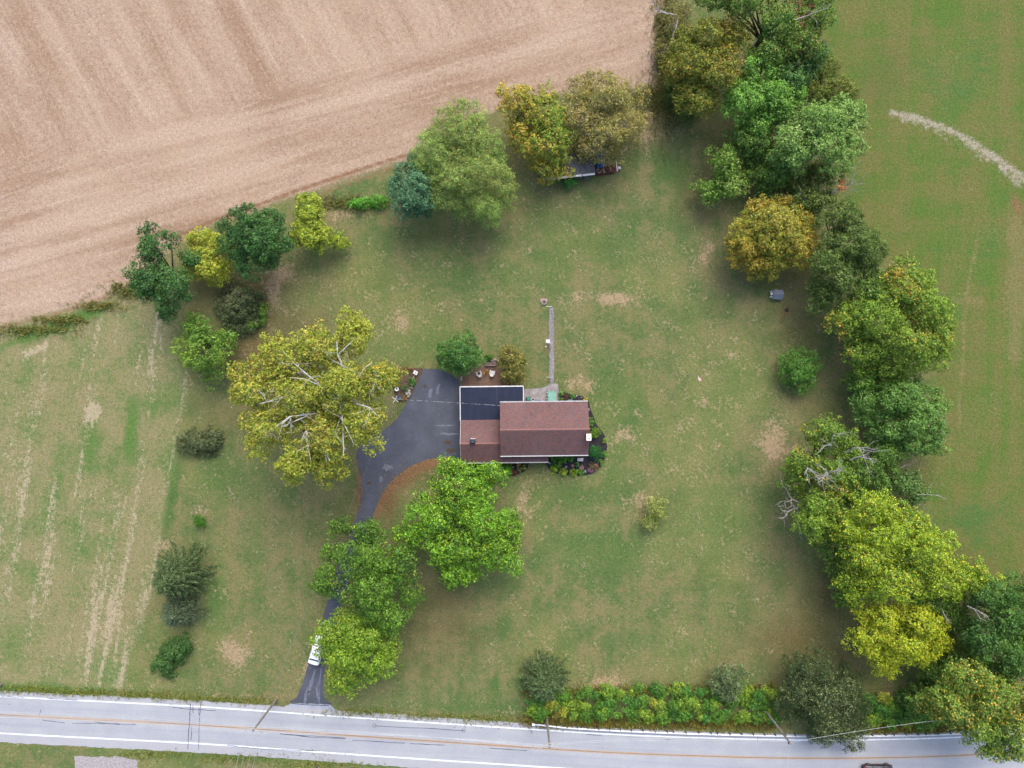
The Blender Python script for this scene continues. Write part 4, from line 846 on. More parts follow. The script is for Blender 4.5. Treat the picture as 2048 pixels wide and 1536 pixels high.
dead_limb(o, 1662, 387, 5.5, 1735, 345, 8.5, .10, 15, 3, name='limbs'); dead_limb(o, 1655, 390, 5, 1715, 365, 8, .08, 16, 3, name='limbs'); dead_limb(o, 1612, 400, 4, 1608, 370, 8, .12, 17, 1, name='limbs')
rgx = np.random.default_rng(148); cq = np.array(W(1683, 372, 7)) - np.array(o.location); (V, Cc), _ = crown([(cq[0], cq[1], 7, .9, .8, .5)], pal((196, 122, 92), (176, 132, 96)), rgx, .22, .34, .6); leaf_object('crown', V, Cc, o)
tree('golden_maple', 'round golden orange maple at the edge of the lawn', 'tree', 12, [(1545, 462, 84, 74), (1500, 490, 58, 52, -1.5), (1590, 480, 48, 60, -1), (1530, 525, 60, 32, -2)], P_gold, 151, EBG, n=8, clump=.62, leaf=.30, dens=1.1, rz=.65)
tree('dark_oak', 'dark olive green tree tucked behind the golden maple', 'tree', 13, [(1680, 432, 46, 38), (1700, 490, 66, 54), (1670, 545, 60, 50), (1645, 590, 40, 34, -2), (1735, 510, 38, 48, -1)], P_dkolive, 152, EBG, n=7, clump=.6, leaf=.3, dens=1.05)
tree('hickory_tree', 'big green tree with yellowing tips bulging toward the east lawn', 'tree', 15, [(1815, 575, 56, 54), (1850, 620, 66, 60), (1760, 640, 70, 62), (1810, 690, 76, 58), (1730, 700, 50, 40, -2), (1860, 690, 50, 56, -1), (1790, 735, 60, 30, -3), (1690, 650, 38, 40, -2)], P_grnyel, 153, EBG, n=7, clump=.62, leaf=.32, dens=.95, cull=.58)
tree('locust_tree', 'bluish green tree below the big yellow tipped tree of the belt', 'tree', 12, [(1800, 800, 76, 48), (1840, 840, 66, 50), (1780, 850, 60, 40, -1), (1830, 885, 60, 28, -2), (1730, 800, 34, 46, -2)], P_teal, 154, EBG, n=7, clump=.6, leaf=.3, dens=1.0)
o = tree('ash_tree', 'half dead ash with bare grey limbs and yellow green leaves', 'tree', 12, [(1650, 870, 52, 40), (1600, 930, 46, 40), (1660, 950, 60, 44), (1590, 960, 36, 30, -2), (1700, 900, 30, 40, -2)], pal((96, 132, 58), (118, 148, 62), (84, 118, 54), (190, 176, 66, .6)), 155, EBG, n=6, clump=.6, dens=.85, twigs=40)
for k, q in enumerate(((1690, 905, 8, 1735, 862, 13), (1700, 920, 8, 1745, 912, 11), (1660, 900, 8, 1640, 870, 12.4), (1650, 950, 9, 1635, 925, 12.6), (1620, 930, 8, 1555, 925, 11.5), (1600, 1005, 5, 1550, 1000, 8), (1600, 1012, 5, 1552, 1030, 7.5), (1660, 955, 10, 1650, 925, 13), (1665, 950, 10, 1690, 935, 13))): dead_limb(o, *q, .13, 20 + k, 3)
o = tree('sapling', 'grey green shrubby tree with a dead twig reaching over the east lawn', 'tree', 6, [(1805, 965, 40, 34), (1830, 990, 28, 24, -1), (1760, 935, 30, 30, -1)], pal((86, 122, 72), (102, 136, 82), (74, 108, 64)), 156, EBG, n=6, clump=.5, dens=.8, twigs=10)
dead_limb(o, 1835, 990, 4, 1900, 985, 5, .06, 41, 2); dead_limb(o, 1790, 940, 4, 1820, 925, 5, .05, 42, 3)
tree('yellowing_maple', 'green maple flecked with yellow beside the half dead ash', 'tree', 12, [(1640, 1005, 46, 34), (1625, 1040, 42, 36), (1670, 1050, 46, 30, -1)], P_grnyel, 157, EBG, n=7, clump=.6, dens=.9)
tree('understory_bush', 'olive brush under the edge of the yellowing maple', 'bush', 6.5, [(1668, 1090, 50, 30), (1700, 1135, 44, 44), (1690, 1185, 34, 34)], P_mid, 158, EBG, n=5, clump=.55, dens=.9)
o = tree('yellow_poplar', 'large bright yellow green tree with pale limbs in the belt', 'tree', 17, [(1745, 1020, 62, 46), (1700, 1055, 44, 40, -1), (1800, 1070, 80, 56), (1740, 1110, 66, 56), (1850, 1110, 70, 60), (1790, 1160, 70, 46), (1880, 1160, 60, 44, -1), (1960, 1170, 46, 36, -1.5), (1720, 1165, 46, 40, -2), (1920, 1150, 46, 36, -1)], P_yellow, 159, EBG, n=7, clump=.62, leaf=.32, dens=.85, twigs=26, bk=mat('light_grey_bark', A(196, 190, 180), A(160, 154, 142)), cull=.58)
o2 = tree('yellow_poplar', 'pure yellow tree standing by the olive tree and front lawn', 'tree', 13, [(1760, 1235, 60, 40), (1830, 1240, 60, 44), (1740, 1275, 54, 40), (1810, 1295, 66, 44), (1860, 1270, 40, 44, -1), (1770, 1325, 34, 30, -2)], P_yellow2, 160, EBG, n=7, clump=.6, leaf=.32, dens=.85, twigs=60, cull=.58)
o = tree('dark_maple', 'dark green tree beyond the yellow tree toward the road bend', 'tree', 15, [(1985, 1190, 56, 44), (2030, 1230, 60, 60), (1970, 1270, 60, 50), (2040, 1310, 50, 50), (2090, 1180, 60, 60), (2100, 1280, 60, 60)], pal((72, 112, 60), (90, 128, 66), (60, 96, 54)), 161, EBG, n=7, clump=.65, dens=.95, twigs=14)
dead_limb(o, 1935, 1212, 11, 1975, 1240, 13, .11, 51, 2); dead_limb(o, 1880, 1210, 8, 1895, 1245, 9, .10, 52, 2)
tree('understory_bush', 'dark shaded brush between the yellow tree and the dark tree', 'bush', 8.5, [(1905, 1240, 44, 46), (1925, 1305, 52, 44), (1880, 1350, 52, 36), (1835, 1385, 46, 30, -2)], pal((84, 116, 62), (100, 130, 68), (72, 102, 56)), 162, EBG, n=5, clump=.6, dens=.95, twigs=20)
tree('cottonwood_tree', 'yellow flecked green tree leaning over the road bend', 'tree', 16, [(1930, 1360, 70, 46), (1990, 1400, 70, 56), (1910, 1410, 62, 40), (1960, 1450, 56, 46), (2030, 1460, 56, 60), (1990, 1490, 40, 30, -2), (1860, 1400, 46, 30, -3), (2090, 1400, 60, 70)], pal((108, 142, 66), (128, 152, 70), (92, 128, 60), (196, 172, 78, .5), (140, 150, 96)), 163, EBG, n=7, clump=.65, dens=.85, twigs=50, cull=.58)
P_fill = pal((86, 122, 60), (102, 138, 66), (72, 106, 54), (122, 148, 72, .5))
for k, (lb, h_, pr, pp) in enumerate((
    ('shaded green tree between the half bare small tree and the fresh green maple', 9, [(1500, 285, 52, 44), (1540, 350, 44, 34, -1)], P_fill),
    ('olive green tree squeezed above the golden maple and the leaning bare tree', 8, [(1615, 400, 44, 30), (1590, 430, 30, 30)], P_dkolive),
    ('mid green tree filling the gap behind the dark olive tree', 10, [(1742, 580, 50, 44), (1715, 620, 40, 34, -1)], P_fill),
    ('low green tree under the yellow tipped tree on its lawn side', 8, [(1735, 760, 50, 34), (1775, 760, 46, 26)], P_mid),
    ('leafy green tree behind the bare limbs of the ash', 9, [(1735, 945, 54, 46), (1700, 985, 46, 34), (1770, 900, 40, 30)], P_fill),
    ('green tree between the two yellow trees and the dark tree', 10, [(1885, 1210, 50, 30), (1850, 1205, 40, 24)], P_fill),
    ('dark green tree on the east side of the oak', 11, [(1580, 150, 52, 44), (1610, 110, 40, 44)], P_dark2),
    ('bushy green tree above the road bend under the leaning cottonwood', 9, [(1850, 1425, 50, 30), (1900, 1340, 50, 36), (1990, 1340, 50, 34)], P_fill))):
    tree('belt_tree', lb, 'tree', h_, pr, pp, 700 + k, EBG, n=7, clump=.6, leaf=.31, dens=.9, twigs=10)
o = tree('scrub_bush', 'half bare grey brown scrub at the corner of the harvested field', 'bush', 4.5, [(1348, 40, 32, 50), (1330, 100, 20, 40)], pal((132, 122, 84), (112, 118, 70), (150, 134, 100)), 720, EBG, n=6, clump=.5, leaf=.26, dens=.5, twigs=120, limb_r=.03, bk=mat('grey_twig', A(168, 162, 146), A(136, 130, 116)))
tree('scrub_bush', 'green scrub spilling onto the field margin below the oak', 'bush', 4, [(1352, 165, 26, 44), (1372, 225, 30, 24)], P_dkolive, 721, EBG, n=6, clump=.5, leaf=.28, dens=.8, twigs=20)
# roadside thicket
rr = random.Random(77); k = 0
tp_ = [pal((74, 128, 64), (92, 144, 72), (62, 110, 58)), pal((122, 160, 66), (146, 172, 70), (104, 144, 62)), pal((150, 162, 68), (170, 170, 78), (128, 150, 62)), pal((98, 146, 62), (80, 128, 58), (126, 162, 70)), pal((150, 124, 76), (130, 134, 72), (120, 104, 70))]
spots = []
for px in range(1058, 1600, 19):
    f = (px - 1058) / 540
    for row in range(3):
        spots.append((px + rr.uniform(-9, 9), 1424 - row * (14 + 11 * min(1, f * 2.2)) + rr.uniform(-6, 6) + 10 * f, rr.uniform(9, 20)))
for px in range(1738, 1905, 21):
    for row in range(3): spots.append((px + rr.uniform(-8, 8), 1440 - row * 22 + rr.uniform(-6, 6), rr.uniform(13, 20)))
tcol = ['blue green', 'light green', 'yellow leaved', 'mid green', 'rusty brown']
for (px, py, r_) in spots:
    if px < 1075 and py < 1400: continue
    if px > 1560 and px < 1730: continue
    f = min(1, max(0, (px - 1058) / 540)); row = 'on the guardrail side' if py > 1417 + 8 * f else ('on the lawn side' if py < 1399 - 11 * f else 'deep')
    zone = 'by the round pine' if px < 1150 else 'midway between pine and silvery tree' if px < 1400 else 'around the silvery tree' if px < 1500 else 'by the plain utility pole' if px < 1600 else 'between olive tree and road bend'
    q = rr.choices(range(5), (3, 4, .8, 4, .3))[0]; k += 1; lb = tcol[q] + ' shrub ' + row + ' in the thicket ' + zone
    tree('thicket_shrub', lb, 'shrub', rr.uniform(1.6, 2.9), [(px, py, r_, r_ * rr.uniform(.8, 1.05))], tp_[q], 300 + k, lb.replace('shrub', 'shrubs'), n=5, clump=.36, leaf=.30, dens=.95, rz=.6, aspect=.42, ragged=2.6)

# ------------------------------------------------------------------ garden plants round the house
def gplant(label, px, py, r, h, palette, seed, name='garden_shrub', group=None, cat='shrub', dens=1.1, leaf=.15, clump=.24, n=0, rz=.85, ry=None):
    return tree(name, label, cat, h, [(px, py, r, ry or r)], palette, seed, group, leaf=leaf, clump=clump, dens=dens, n=n, rz=rz)
P_box = pal((86, 142, 50), (104, 158, 56), (72, 124, 46)); P_boxy = pal((140, 172, 60), (164, 182, 66), (112, 158, 56)); P_holly = pal((38, 96, 52), (50, 112, 62), (30, 80, 44))
gplant('large glossy dark green holly at the east corner of the house', 1188, 905, 14, 2.4, P_holly, 401, 'holly_shrub', n=6, clump=.3, leaf=.17)
gplant('round lime green shrub next to the chimney', 1189, 866, 10.5, 1.4, pal((104, 144, 44), (122, 160, 50), (90, 128, 40)), 402)
gplant('half hidden green shrub under the east gable wall', 1179, 844, 8, 1.2, P_box, 403)
gplant('tiny yellow green plant in bare mulch by the chimney shrub', 1208, 881, 4, .5, P_boxy, 404, 'garden_plant', cat='plant')
gplant('rounded green shrub tucked under the main eave nearest the porch end', 1107, 914, 7, 1.1, P_box, 405)
gplant('second green shrub along the main eave in the front bed', 1127, 917, 8, 1.1, P_box, 406)
gplant('third green shrub along the main eave beside the white bench', 1141, 915, 7, 1.1, P_box, 407)
gplant('wide flat green shrub in the middle of the front bed', 1114, 926, 9, 1.0, P_box, 408)
gplant('yellow green ball shrub at the porch end of the bed rim', 1106, 939, 7, .8, P_boxy, 409)
gplant('yellow green ball shrub with dark centre on the bed rim', 1127, 944, 7.5, .8, P_boxy, 410)
gplant('two toned yellow and green ball shrub on the bed rim', 1147, 944.5, 7, .8, pal((120, 164, 56), (160, 182, 64), (84, 140, 50)), 411)
gplant('small plain green ball shrub on the bed rim', 1163, 944, 5.5, .7, P_box, 412)
gplant('small blue green ball plant by the brown stone', 1153.5, 929, 4, .5, pal((70, 126, 72), (86, 142, 84)), 413)
gplant('pink flowering carpet in the front mulch bed', 1187, 935, 13, .5, pal((196, 150, 170), (176, 120, 150), (110, 130, 80), (150, 110, 110)), 414, 'flower_patch', cat='flowers', n=5, dens=.6, rz=.3, ry=10)
gplant('small purple flower clump at the rim of the front bed', 1181, 942, 4, .4, pal((150, 100, 180), (170, 124, 196), (110, 130, 80, .5)), 415, 'flower_clump', cat='flowers', dens=.8)
gplant('pink flower clump beside the white block in the bed', 1163, 934.5, 3.4, .4, pal((206, 150, 196), (190, 130, 176)), 416, 'flower_clump', cat='flowers', dens=.8)
gplant('small green shrub at the outer rim beside the holly', 1208, 908, 5.5, .8, pal((100, 146, 70), (84, 130, 60)), 417)
gplant('small light green plant below the holly at the bed edge', 1202, 924, 5.5, .7, pal((112, 150, 76), (96, 136, 66)), 418)
gplant('green hosta clump next to the pale green stair cover', 1121, 787, 4.6, .5, pal((100, 150, 62), (84, 134, 56)), 419, 'hosta_plant', cat='plant', leaf=.26, dens=.8)
gplant('dark maroon shrub in the back bed', 1131, 794, 5, .7, pal((96, 66, 60), (112, 82, 66)), 420, dens=.8)
gplant('bright green leafy plant in the middle of the back bed', 1145, 793, 5, .5, pal((96, 150, 84), (82, 132, 70)), 421, 'garden_plant', cat='plant', leaf=.24, dens=.7)
gplant('yellow leaved plant at the corner of the back bed', 1171, 799, 3.5, .4, pal((196, 180, 84), (150, 156, 72)), 422, 'garden_plant', cat='plant')
gplant('low green plant between terrace edge and maroon shrub', 1121, 799, 4, .4, pal((96, 130, 56), (118, 146, 60)), 423, 'garden_plant', cat='plant', dens=.8)
gplant('bright green bush under the porch eave beside the maple', 1010, 939, 18, 1.8, pal((96, 152, 50), (112, 168, 56), (80, 132, 46)), 424, n=6, leaf=.2, clump=.32, ry=13)
gplant('green bush half covered by the maple below the porch', 972, 938, 16, 1.8, pal((84, 138, 52), (100, 152, 58)), 425, n=6, leaf=.2, clump=.32, ry=12)
gplant('yellow variegated plant at the end of the porch bed', 1046, 934, 4.2, .5, pal((196, 186, 90), (150, 160, 70)), 426, 'garden_plant', cat='plant')
gplant('second yellow variegated plant below it in the porch bed', 1040, 939, 3.8, .4, pal((186, 180, 96), (140, 156, 72)), 427, 'garden_plant', cat='plant')
gplant('golden bladed plant against the porch eave', 1036, 928, 4.5, .6, pal((214, 180, 70), (190, 160, 60), (120, 130, 60)), 428, 'garden_plant', cat='plant', leaf=.3, dens=.6)
gplant('maroon round shrub at the rim of the porch bed', 1028, 945, 6, .7, pal((104, 58, 62), (120, 74, 72)), 429)
gplant('clipped yellow green dome by the driveway garden', 793, 766, 8, 1.1, pal((120, 136, 34), (136, 150, 42)), 430)
gplant('green fern plant beside the driveway stones', 823, 765, 6, .6, pal((64, 120, 56), (80, 136, 64)), 431, 'garden_plant', cat='plant', leaf=.24, dens=.8, ry=9)
gplant('dark green plant between birdbath and stones', 808, 778, 6, .6, pal((62, 104, 54), (78, 120, 60)), 432, 'garden_plant', cat='plant', leaf=.22, dens=.8)
gplant('brick red sedum along the top of the driveway garden', 815, 738, 12, .4, pal((164, 84, 76), (150, 70, 70), (110, 110, 64)), 433, 'sedum_plant', cat='plant', ry=4, dens=.8, rz=.5)
gplant('amber plant beside the blue chair', 810, 797, 5, .4, pal((160, 120, 60), (130, 110, 60)), 434, 'garden_plant', cat='plant', dens=.7)
gplant('small dark green bush behind the patio bench', 977, 714, 7, 1.2, pal((62, 116, 40), (76, 132, 48)), 435, leaf=.2, clump=.3, n=4)
gplant('leafy dark green bush in front of the white edged shed', 1138, 363, 13, 2.2, pal((52, 124, 62), (66, 140, 72), (44, 106, 54)), 436, leaf=.26, clump=.4, n=5)

# stones, bench, small garden things
stone = mat('pale_stone', A(206, 202, 196), A(170, 166, 160), 3, .9, bump=.3)
def rock(label, px, py, sx, sy, sz, m, seed, name='garden_stone', z=.05, group=None, cat='stone'):
    r = random.Random(seed); bm = bmesh.new(); bmesh.ops.create_icosphere(bm, subdivisions=2, radius=1)
    for v in bm.verts:
        k = 1 + r.uniform(-.16, .16); v.co = Vector((v.co.x * sx * k, v.co.y * sy * k, max(v.co.z * k, -.45) * sz + sz * .42))
    me = bpy.data.meshes.new(name); bm.to_mesh(me); bm.free(); x, y, _ = W(px, py)
    return tag(link(name, me, m, None, (x, y, z)), label, cat, group)
brown_st = mat('brown_stone', A(168, 136, 124), A(144, 112, 102), 4, .9)
rock('brown square stone in the middle of the front bed', 1145, 931, .32, .32, .2, brown_st, 1)
rock('white block at the flowered end of the bed rim', 1170.5, 942.5, .16, .24, .14, stone, 2)
rock('pale tilted stone near the wide flat shrub', 1132, 934, .2, .2, .14, stone, 3)
rock('pale stone alone at the porch corner of the front bed', 1099, 926, .2, .2, .16, stone, 4)
rock('white stone in the back bed', 1153, 792, .16, .14, .14, stone, 5)
rock('small round white stone beside the larger one in the back bed', 1163, 795, .1, .1, .12, stone, 6)
rock('white stone under the east gable', 1177.5, 819, .12, .26, .16, stone, 7)
rock('pale blue stone under the back eave', 1140, 801, .5, .2, .2, mat('blue_stone', A(140, 168, 176), A(120, 148, 158)), 8)
rock('pinkish stone in the porch bed', 1026.5, 934, .17, .17, .14, mat('pink_stone', A(206, 150, 120)), 9)
rock('white stone in the porch bed', 1035.5, 935, .14, .14, .12, stone, 10)
for k, (px, py, s) in enumerate(((825, 770, .26), (822.5, 776, .3), (819, 781, .24), (818, 785, .28), (814, 788, .3), (820, 789, .24), (817, 793, .26), (812, 785, .2))): rock('pale rock in the border along the driveway garden', px, py, s, s * .8, .25, stone, 20 + k, 'border_rock', .05, 'rocks bordering the driveway garden')
for k, (px, py, s) in enumerate(((984, 722, .3), (990, 720, .36), (996, 723, .26), (988, 725, .22), (970, 725, .24))): rock('pinkish grey rock piled behind the patio bench', px, py, s, s * .7, .3, mat('pink_grey_stone', A(196, 178, 174), A(160, 140, 136)), 40 + k, 'patio_rock', .03, 'rocks behind the patio bench')
# white garden bench
def slat_bench(label, px, py, rz, L=1.35, m=trim, name='garden_bench', z=.06):
    x, y, _ = W(px, py); r = empty(name, (x, y, z), rz, label, 'bench')
    for k in range(3): MB().box(-L / 2, L / 2, -.22 + k * .15, -.09 + k * .15, .42, .45).build('seat_slat', m, r)
    for k in range(2): MB().box(-L / 2, L / 2, .25, .28, .58 + k * .17, .71 + k * .17).build('back_slat', m, r)
    for sx in (-1, 1):
        MB().box(sx * (L / 2 - .08) - .03, sx * (L / 2 - .08) + .03, -.22, -.16, 0, .418).build('leg', m, r); MB().box(sx * (L / 2 - .08) - .03, sx * (L / 2 - .08) + .03, .19, .247, 0, .92).build('leg', m, r)
    return r
slat_bench('white slatted bench on mulch under the main eave', 1160, 919, 0, .95)
pink_m = mat('weathered_pink_wood', A(206, 178, 166), A(186, 156, 146), 3, .8)
slat_bench('weathered pinkish bench at the back of the brick patio', 981, 729, 0, 1.9, pink_m, 'patio_bench', .05)
# adirondack style chairs
def chair(label, px, py, rz, cushion=False):
    x, y, _ = W(px, py); r = empty('patio_chair', (x, y, .05), rz, label, 'chair')
    for k in range(4): MB().box(-.26 + k * .135, -.145 + k * .135, -.35, .22, .36, .385).build('seat_slat', trim, r)
    for k in range(4): MB().slabpoly([(-.26 + k * .135, .22, .42), (-.145 + k * .135, .22, .42), (-.16 + k * .142, .58, .98), (-.285 + k * .142, .58, .98)], .025).build('back_slat', trim, r)
    for s in (-1, 1):
        MB().box(s * .36 - .07, s * .36 + .07, -.42, .30, .56, .59).build('arm', trim, r)
        MB().box(s * .33 - .03, s * .33 + .03, -.38, -.30, 0, .557).build('leg', trim, r); MB().box(s * .33 - .03, s * .33 + .03, .22, .29, 0, .557).build('leg', trim, r)
    if cushion: MB().box(-.2, .2, -.3, .15, .39, .46).build('cushion', mat('dark_cushion', A(70, 78, 84), A(52, 58, 64)), r, bevel=.02)
    return r
chair('white slatted chair with a dark cushion on the brick patio', 958.5, 747.5, math.radians(-158), True)
chair('plain white slatted chair on the brick patio', 984.5, 746, math.radians(-10 + 180))
gplant('potted orange flower between the two white patio chairs', 971.5, 744.5, 4, .5, pal((206, 150, 50), (180, 130, 50), (110, 120, 50)), 440, 'flower_pot', cat='flowers', dens=.8)
x, y, _ = W(1005, 757); fb = empty('fire_bowl', (x, y, .05), 0, 'black round fire bowl on the brick patio', 'fire bowl')
MB().lathe([(.18, 0), (.14, .12), (.42, .34), (.44, .36), (.38, .35), (.1, .2), (0, .2)], (0, 0, 0), 18).build('bowl', mat('black_iron', (.02, .02, .024, 1), (.04, .04, .045, 1), 3, .6), fb)
MB().lathe([(.3, .26), (.12, .3), (0, .31)], (0, 0, 0), 10).build('ash', mat('ash', A(90, 96, 110), A(70, 74, 84)), fb)
x, y, _ = W(1033, 762); wb = empty('wheelbarrow', (x, y, .02), .5, 'dark wheelbarrow parked at the patio corner under the olive tree', 'wheelbarrow')
MB().slabpoly([(-.35, -.28, .55), (.4, -.28, .62), (.4, .28, .62), (-.35, .28, .55)], .25).build('tray', mat('dark_steel', A(60, 66, 80), A(44, 50, 60), 3, .5), wb)
MB().tube([(.55 + .18 * math.cos(a), 0, .18 + .18 * math.sin(a)) for a in np.linspace(0, 6.283, 14)], .045, 5, False).build('wheel', fl, wb)
for s in (-1, 1): MB().tube([(.55, s * .06, .18), (-.2, s * .26, .33), (-.85, s * .3, .5)], .025, 5).build('handle', bark, wb); MB().tube([(-.2, s * .24, .3), (-.25, s * .26, 0)], .02, 5).build('leg', mat('dark_steel', A(60, 66, 80)), wb)
for k, (px, py) in enumerate(((1024, 749), (1024, 771), (923, 757))):
    x, y, _ = W(px, py); MB().box(x - .13, x + .13, y - .3, y + .3, .0, .45)
    tag(MB().box(-.13, .13, -.34, .34, 0, .4).build('patio_wall', stone, None, (x, y, .04), bevel=.02), ['short pale stone wall end at the patio by the olive tree', 'pale stone block at the patio corner touching the black roof', 'pale stone pier between patio and driveway'][k], 'wall')
# birdbath, cart, blue chair in the driveway garden
x, y, _ = W(795, 778); bb = empty('birdbath', (x, y, .05), 0, 'white round birdbath with dark water near the sycamore', 'birdbath')
MB().lathe([(.22, 0), (.2, .08), (.1, .15), (.09, .6), (.3, .72), (.34, .76), (.28, .76), (.14, .7), (0, .7)], (0, 0, 0), 18).build('basin', trim, bb)
MB().lathe([(.17, .715), (0, .716)], (0, 0, 0), 14).build('water', glass, bb)
x, y, _ = W(832, 745.5); gc = empty('birdhouse', (x, y, .05), math.radians(-28), 'white birdhouse with a dark opening and cream fallen post by the driveway', 'birdhouse')
MB().box(-.3, .3, -.25, .25, 0, .5).build('box', trim, gc, bevel=.02); MB().box(-.34, .34, -.29, .29, .503, .56).build('roof', trim, gc); MB().lathe([(.1, .562), (.1, .6), (0, .6)], (.04, .0, 0), 10).build('opening', fl, gc)
MB().box(-.06, .06, -1.35, -.27, .02, .14).build('post', mat('cream_wood', A(214, 206, 170), A(196, 186, 150)), gc)
x, y, _ = W(800, 796); bc = empty('garden_chair', (x, y, .03), .6, 'blue plastic chair beside the white topped yard pole', 'chair')
blue_p = mat('blue_plastic', A(92, 150, 206), A(76, 130, 186), 2, .4)
MB().box(-.24, .24, -.24, .24, .40, .44).build('seat', blue_p, bc, bevel=.01); MB().slabpoly([(-.24, .22, .5), (.24, .22, .5), (.2, .36, .92), (-.2, .36, .92)], .03).build('backrest', blue_p, bc)
for sx in (-1, 1):
    for sy in (-1, 1): MB().box(sx * .2 - .025, sx * .2 + .025, sy * .2 - .025, sy * .2 + .025, 0, .398).build('leg', blue_p, bc)

# ------------------------------------------------------------------ clothesline, fire ring, flag, playhouse
metal = mat('painted_white_pipe', A(226, 228, 226), A(200, 204, 202), 3, .5)
CLP = []
for k, (px, py) in enumerate(((1099.5, 615.5), (1099.5, 687), (1100.5, 754.5))):
    x, y, _ = W(px, py); z = 1.9
    p = empty('clothesline_post', (x, y, 0), 0, ['white T shaped clothesline post beside the fire ring', 'white T shaped clothesline post halfway along the gravel path', 'white T shaped clothesline post nearest the terrace'][k], 'post', 'clothesline posts')
    MB().tube([(0, 0, -.05), (0, 0, z)], .05, 8).build('post', metal, p); MB().box(-.75, .3, -.05, .05, z, z + .08).build('crossarm', metal, p); MB().tube([(-.05, -.03, z - .45), (-.4, 0, z - .02)], .02, 5).build('brace', metal, p); CLP.append((x - .7, y, z + .09))
    CLP.append((x + .2, y, z + .09))
cord = mat('green_cord', A(120, 176, 128), A(100, 156, 110))
for a, b in ((0, 2), (2, 4), (1, 3), (3, 5)):
    p, q = Vector(CLP[a]), Vector(CLP[b]); m_ = (p + q) / 2; m_.z -= .12
    tag(MB().tube([p, p.lerp(m_, .55) - Vector((0, 0, .02)), m_, q.lerp(m_, .55) - Vector((0, 0, .02)), q], .012, 4).build('clothesline', cord), 'green clothesline strung between the white T posts', 'line', 'clotheslines')
x, y, _ = W(1095, 683); fp = empty('feeder_table', (x, y, 0), 0, 'small white platform feeder beside the middle clothesline post', 'bird feeder')
MB().box(-.32, .32, -.28, .28, 1.0, 1.06).build('tray', trim, fp); MB().tube([(0, 0, -.03), (0, 0, .998)], .04, 6).build('post', metal, fp)
x, y, _ = W(1091, 694); MBp = MB().lathe([(.05, -.03), (.05, .9), (.13, .95), (.13, 1.1), (0, 1.2)], (0, 0, 0), 10); tag(MBp.build('lamp_post', trim, None, (x, y, 0)), 'short white path lamp left of the gravel path', 'lamp')
x, y, _ = W(1088, 604.5); fr = empty('fire_ring', (x, y, 0), 0, 'round stone fire ring with white rim at the end of the gravel path', 'fire pit')
for k in range(12):
    a = k * math.pi / 6; MB().box(-.11, .11, -.09, .09, 0, .28, .01).build('ring_stone', stone if k % 3 else pink_m, fr, (.34 * math.cos(a), .34 * math.sin(a), .02)).rotation_euler = (0, 0, a + math.pi / 2)
MB().lathe([(.24, .0), (.22, .1), (0, .12)], (0, 0, .02), 14).build('ash', mat('ash_pile', A(150, 130, 124), A(110, 96, 92)), fr); MB().box(-.62, .55, .05, .62, .0, .03).build('paver_pad', pink_m, fr)
# flag
x, y, _ = W(1374, 749.5); fg = empty('flagpole', (x, y, 0), 0, 'slim flagpole with an american flag on the open lawn', 'flagpole')
MB().tube([(0, 0, -.05), (0, 0, 6.2)], [.05, .03], 8).build('pole', metal, fg); MB().lathe([(0, 6.2), (.06, 6.24), (.06, 6.3), (0, 6.36)], (0, 0, 0), 8).build('finial', mat('gold_ball', A(220, 190, 110)), fg)
NF, MF = 14, 13; fv = []; ff = []; mi = []
fd = Vector((.42, -.9, 0)).normalized()
for i in range(NF + 1):
    for j in range(MF + 1):
        u, v = i / NF, j / MF; w = .16 * math.sin(u * 7 + v * 1.5) * (0.3 + u); d_ = 1.45 * u
        fv.append((.03 + fd.x * d_ * .8 + v * .62 * u ** .4, fd.y * d_ * .8 + .12 * v * u, 6.05 - v * .95 * (1 - .35 * u) - u * .55 + w * .5))
for i in range(NF):
    for j in range(MF):
        a = i * (MF + 1) + j; ff.append([a, a + 1, a + MF + 2, a + MF + 1]); mi.append(2 if (i < NF * .4 and j < 7) else j % 2)
fme = bpy.data.meshes.new('flag'); fme.from_pydata(fv, [], ff); fme.update()
canton = NT('flag_blue'); vo = canton.n.new('ShaderNodeTexVoronoi'); vo.inputs['Scale'].default_value = 9; canton.l.new(canton.obj(), vo.inputs['Vector'])
canton = canton.done(canton.mix(canton.step(vo.outputs['Distance'], .22, .16), A(70, 84, 150), A(236, 236, 240)), .8)
for m in (mat('flag_red', A(206, 70, 76), A(190, 60, 66)), mat('flag_white', A(240, 236, 240, 1.5), A(226, 224, 230, 1.5)), canton): fme.materials.append(m)
fme.polygons.foreach_set('material_index', mi); link('flag', fme, None, fg)['label'] = 'limp american flag with stars and stripes'
# playhouse
x, y, _ = W(1551, 590); ph_ = empty('playhouse', (x, y, 0), math.radians(-4), 'little grey roofed white doghouse under the golden maple', 'doghouse')
pw_ = MB().box(-.62, .72, -.62, .62, 0, .85); pw_.v += [(-.62, -.62, .85), (-.62, .62, .85), (-.62, 0, 1.28), (.72, -.62, .85), (.72, .62, .85), (.72, 0, 1.28)]; i = len(pw_.v) - 6; pw_.f += [[i, i + 1, i + 2], [i + 3, i + 5, i + 4], [i, i + 2, i + 5, i + 3], [i + 1, i + 4, i + 5, i + 2]]
pw_.build('wall', trim, ph_)
gsh = mat('grey_shingle', A(156, 164, 178), A(132, 140, 156), 5, .8)
for s in (-1, 1): MB().slabpoly([(-.72, 0, 1.36), (-.72, s * .82, .78), (.92, s * .82, .78), (.92, 0, 1.36)][::(1 if s < 0 else -1)], .05).build('roof', gsh, ph_)
MB().box(-.80, -.73, -.5, .5, .0, .2).build('step', trim, ph_); MB().box(-.635, -.622, -.24, .24, .05, .65).build('doorway', fl, ph_)
for s in (-1, 1): MB().box(-1.05, -.85, s * .45 - .08, s * .45 + .08, .0, .75).build('porch_post', trim, ph_)
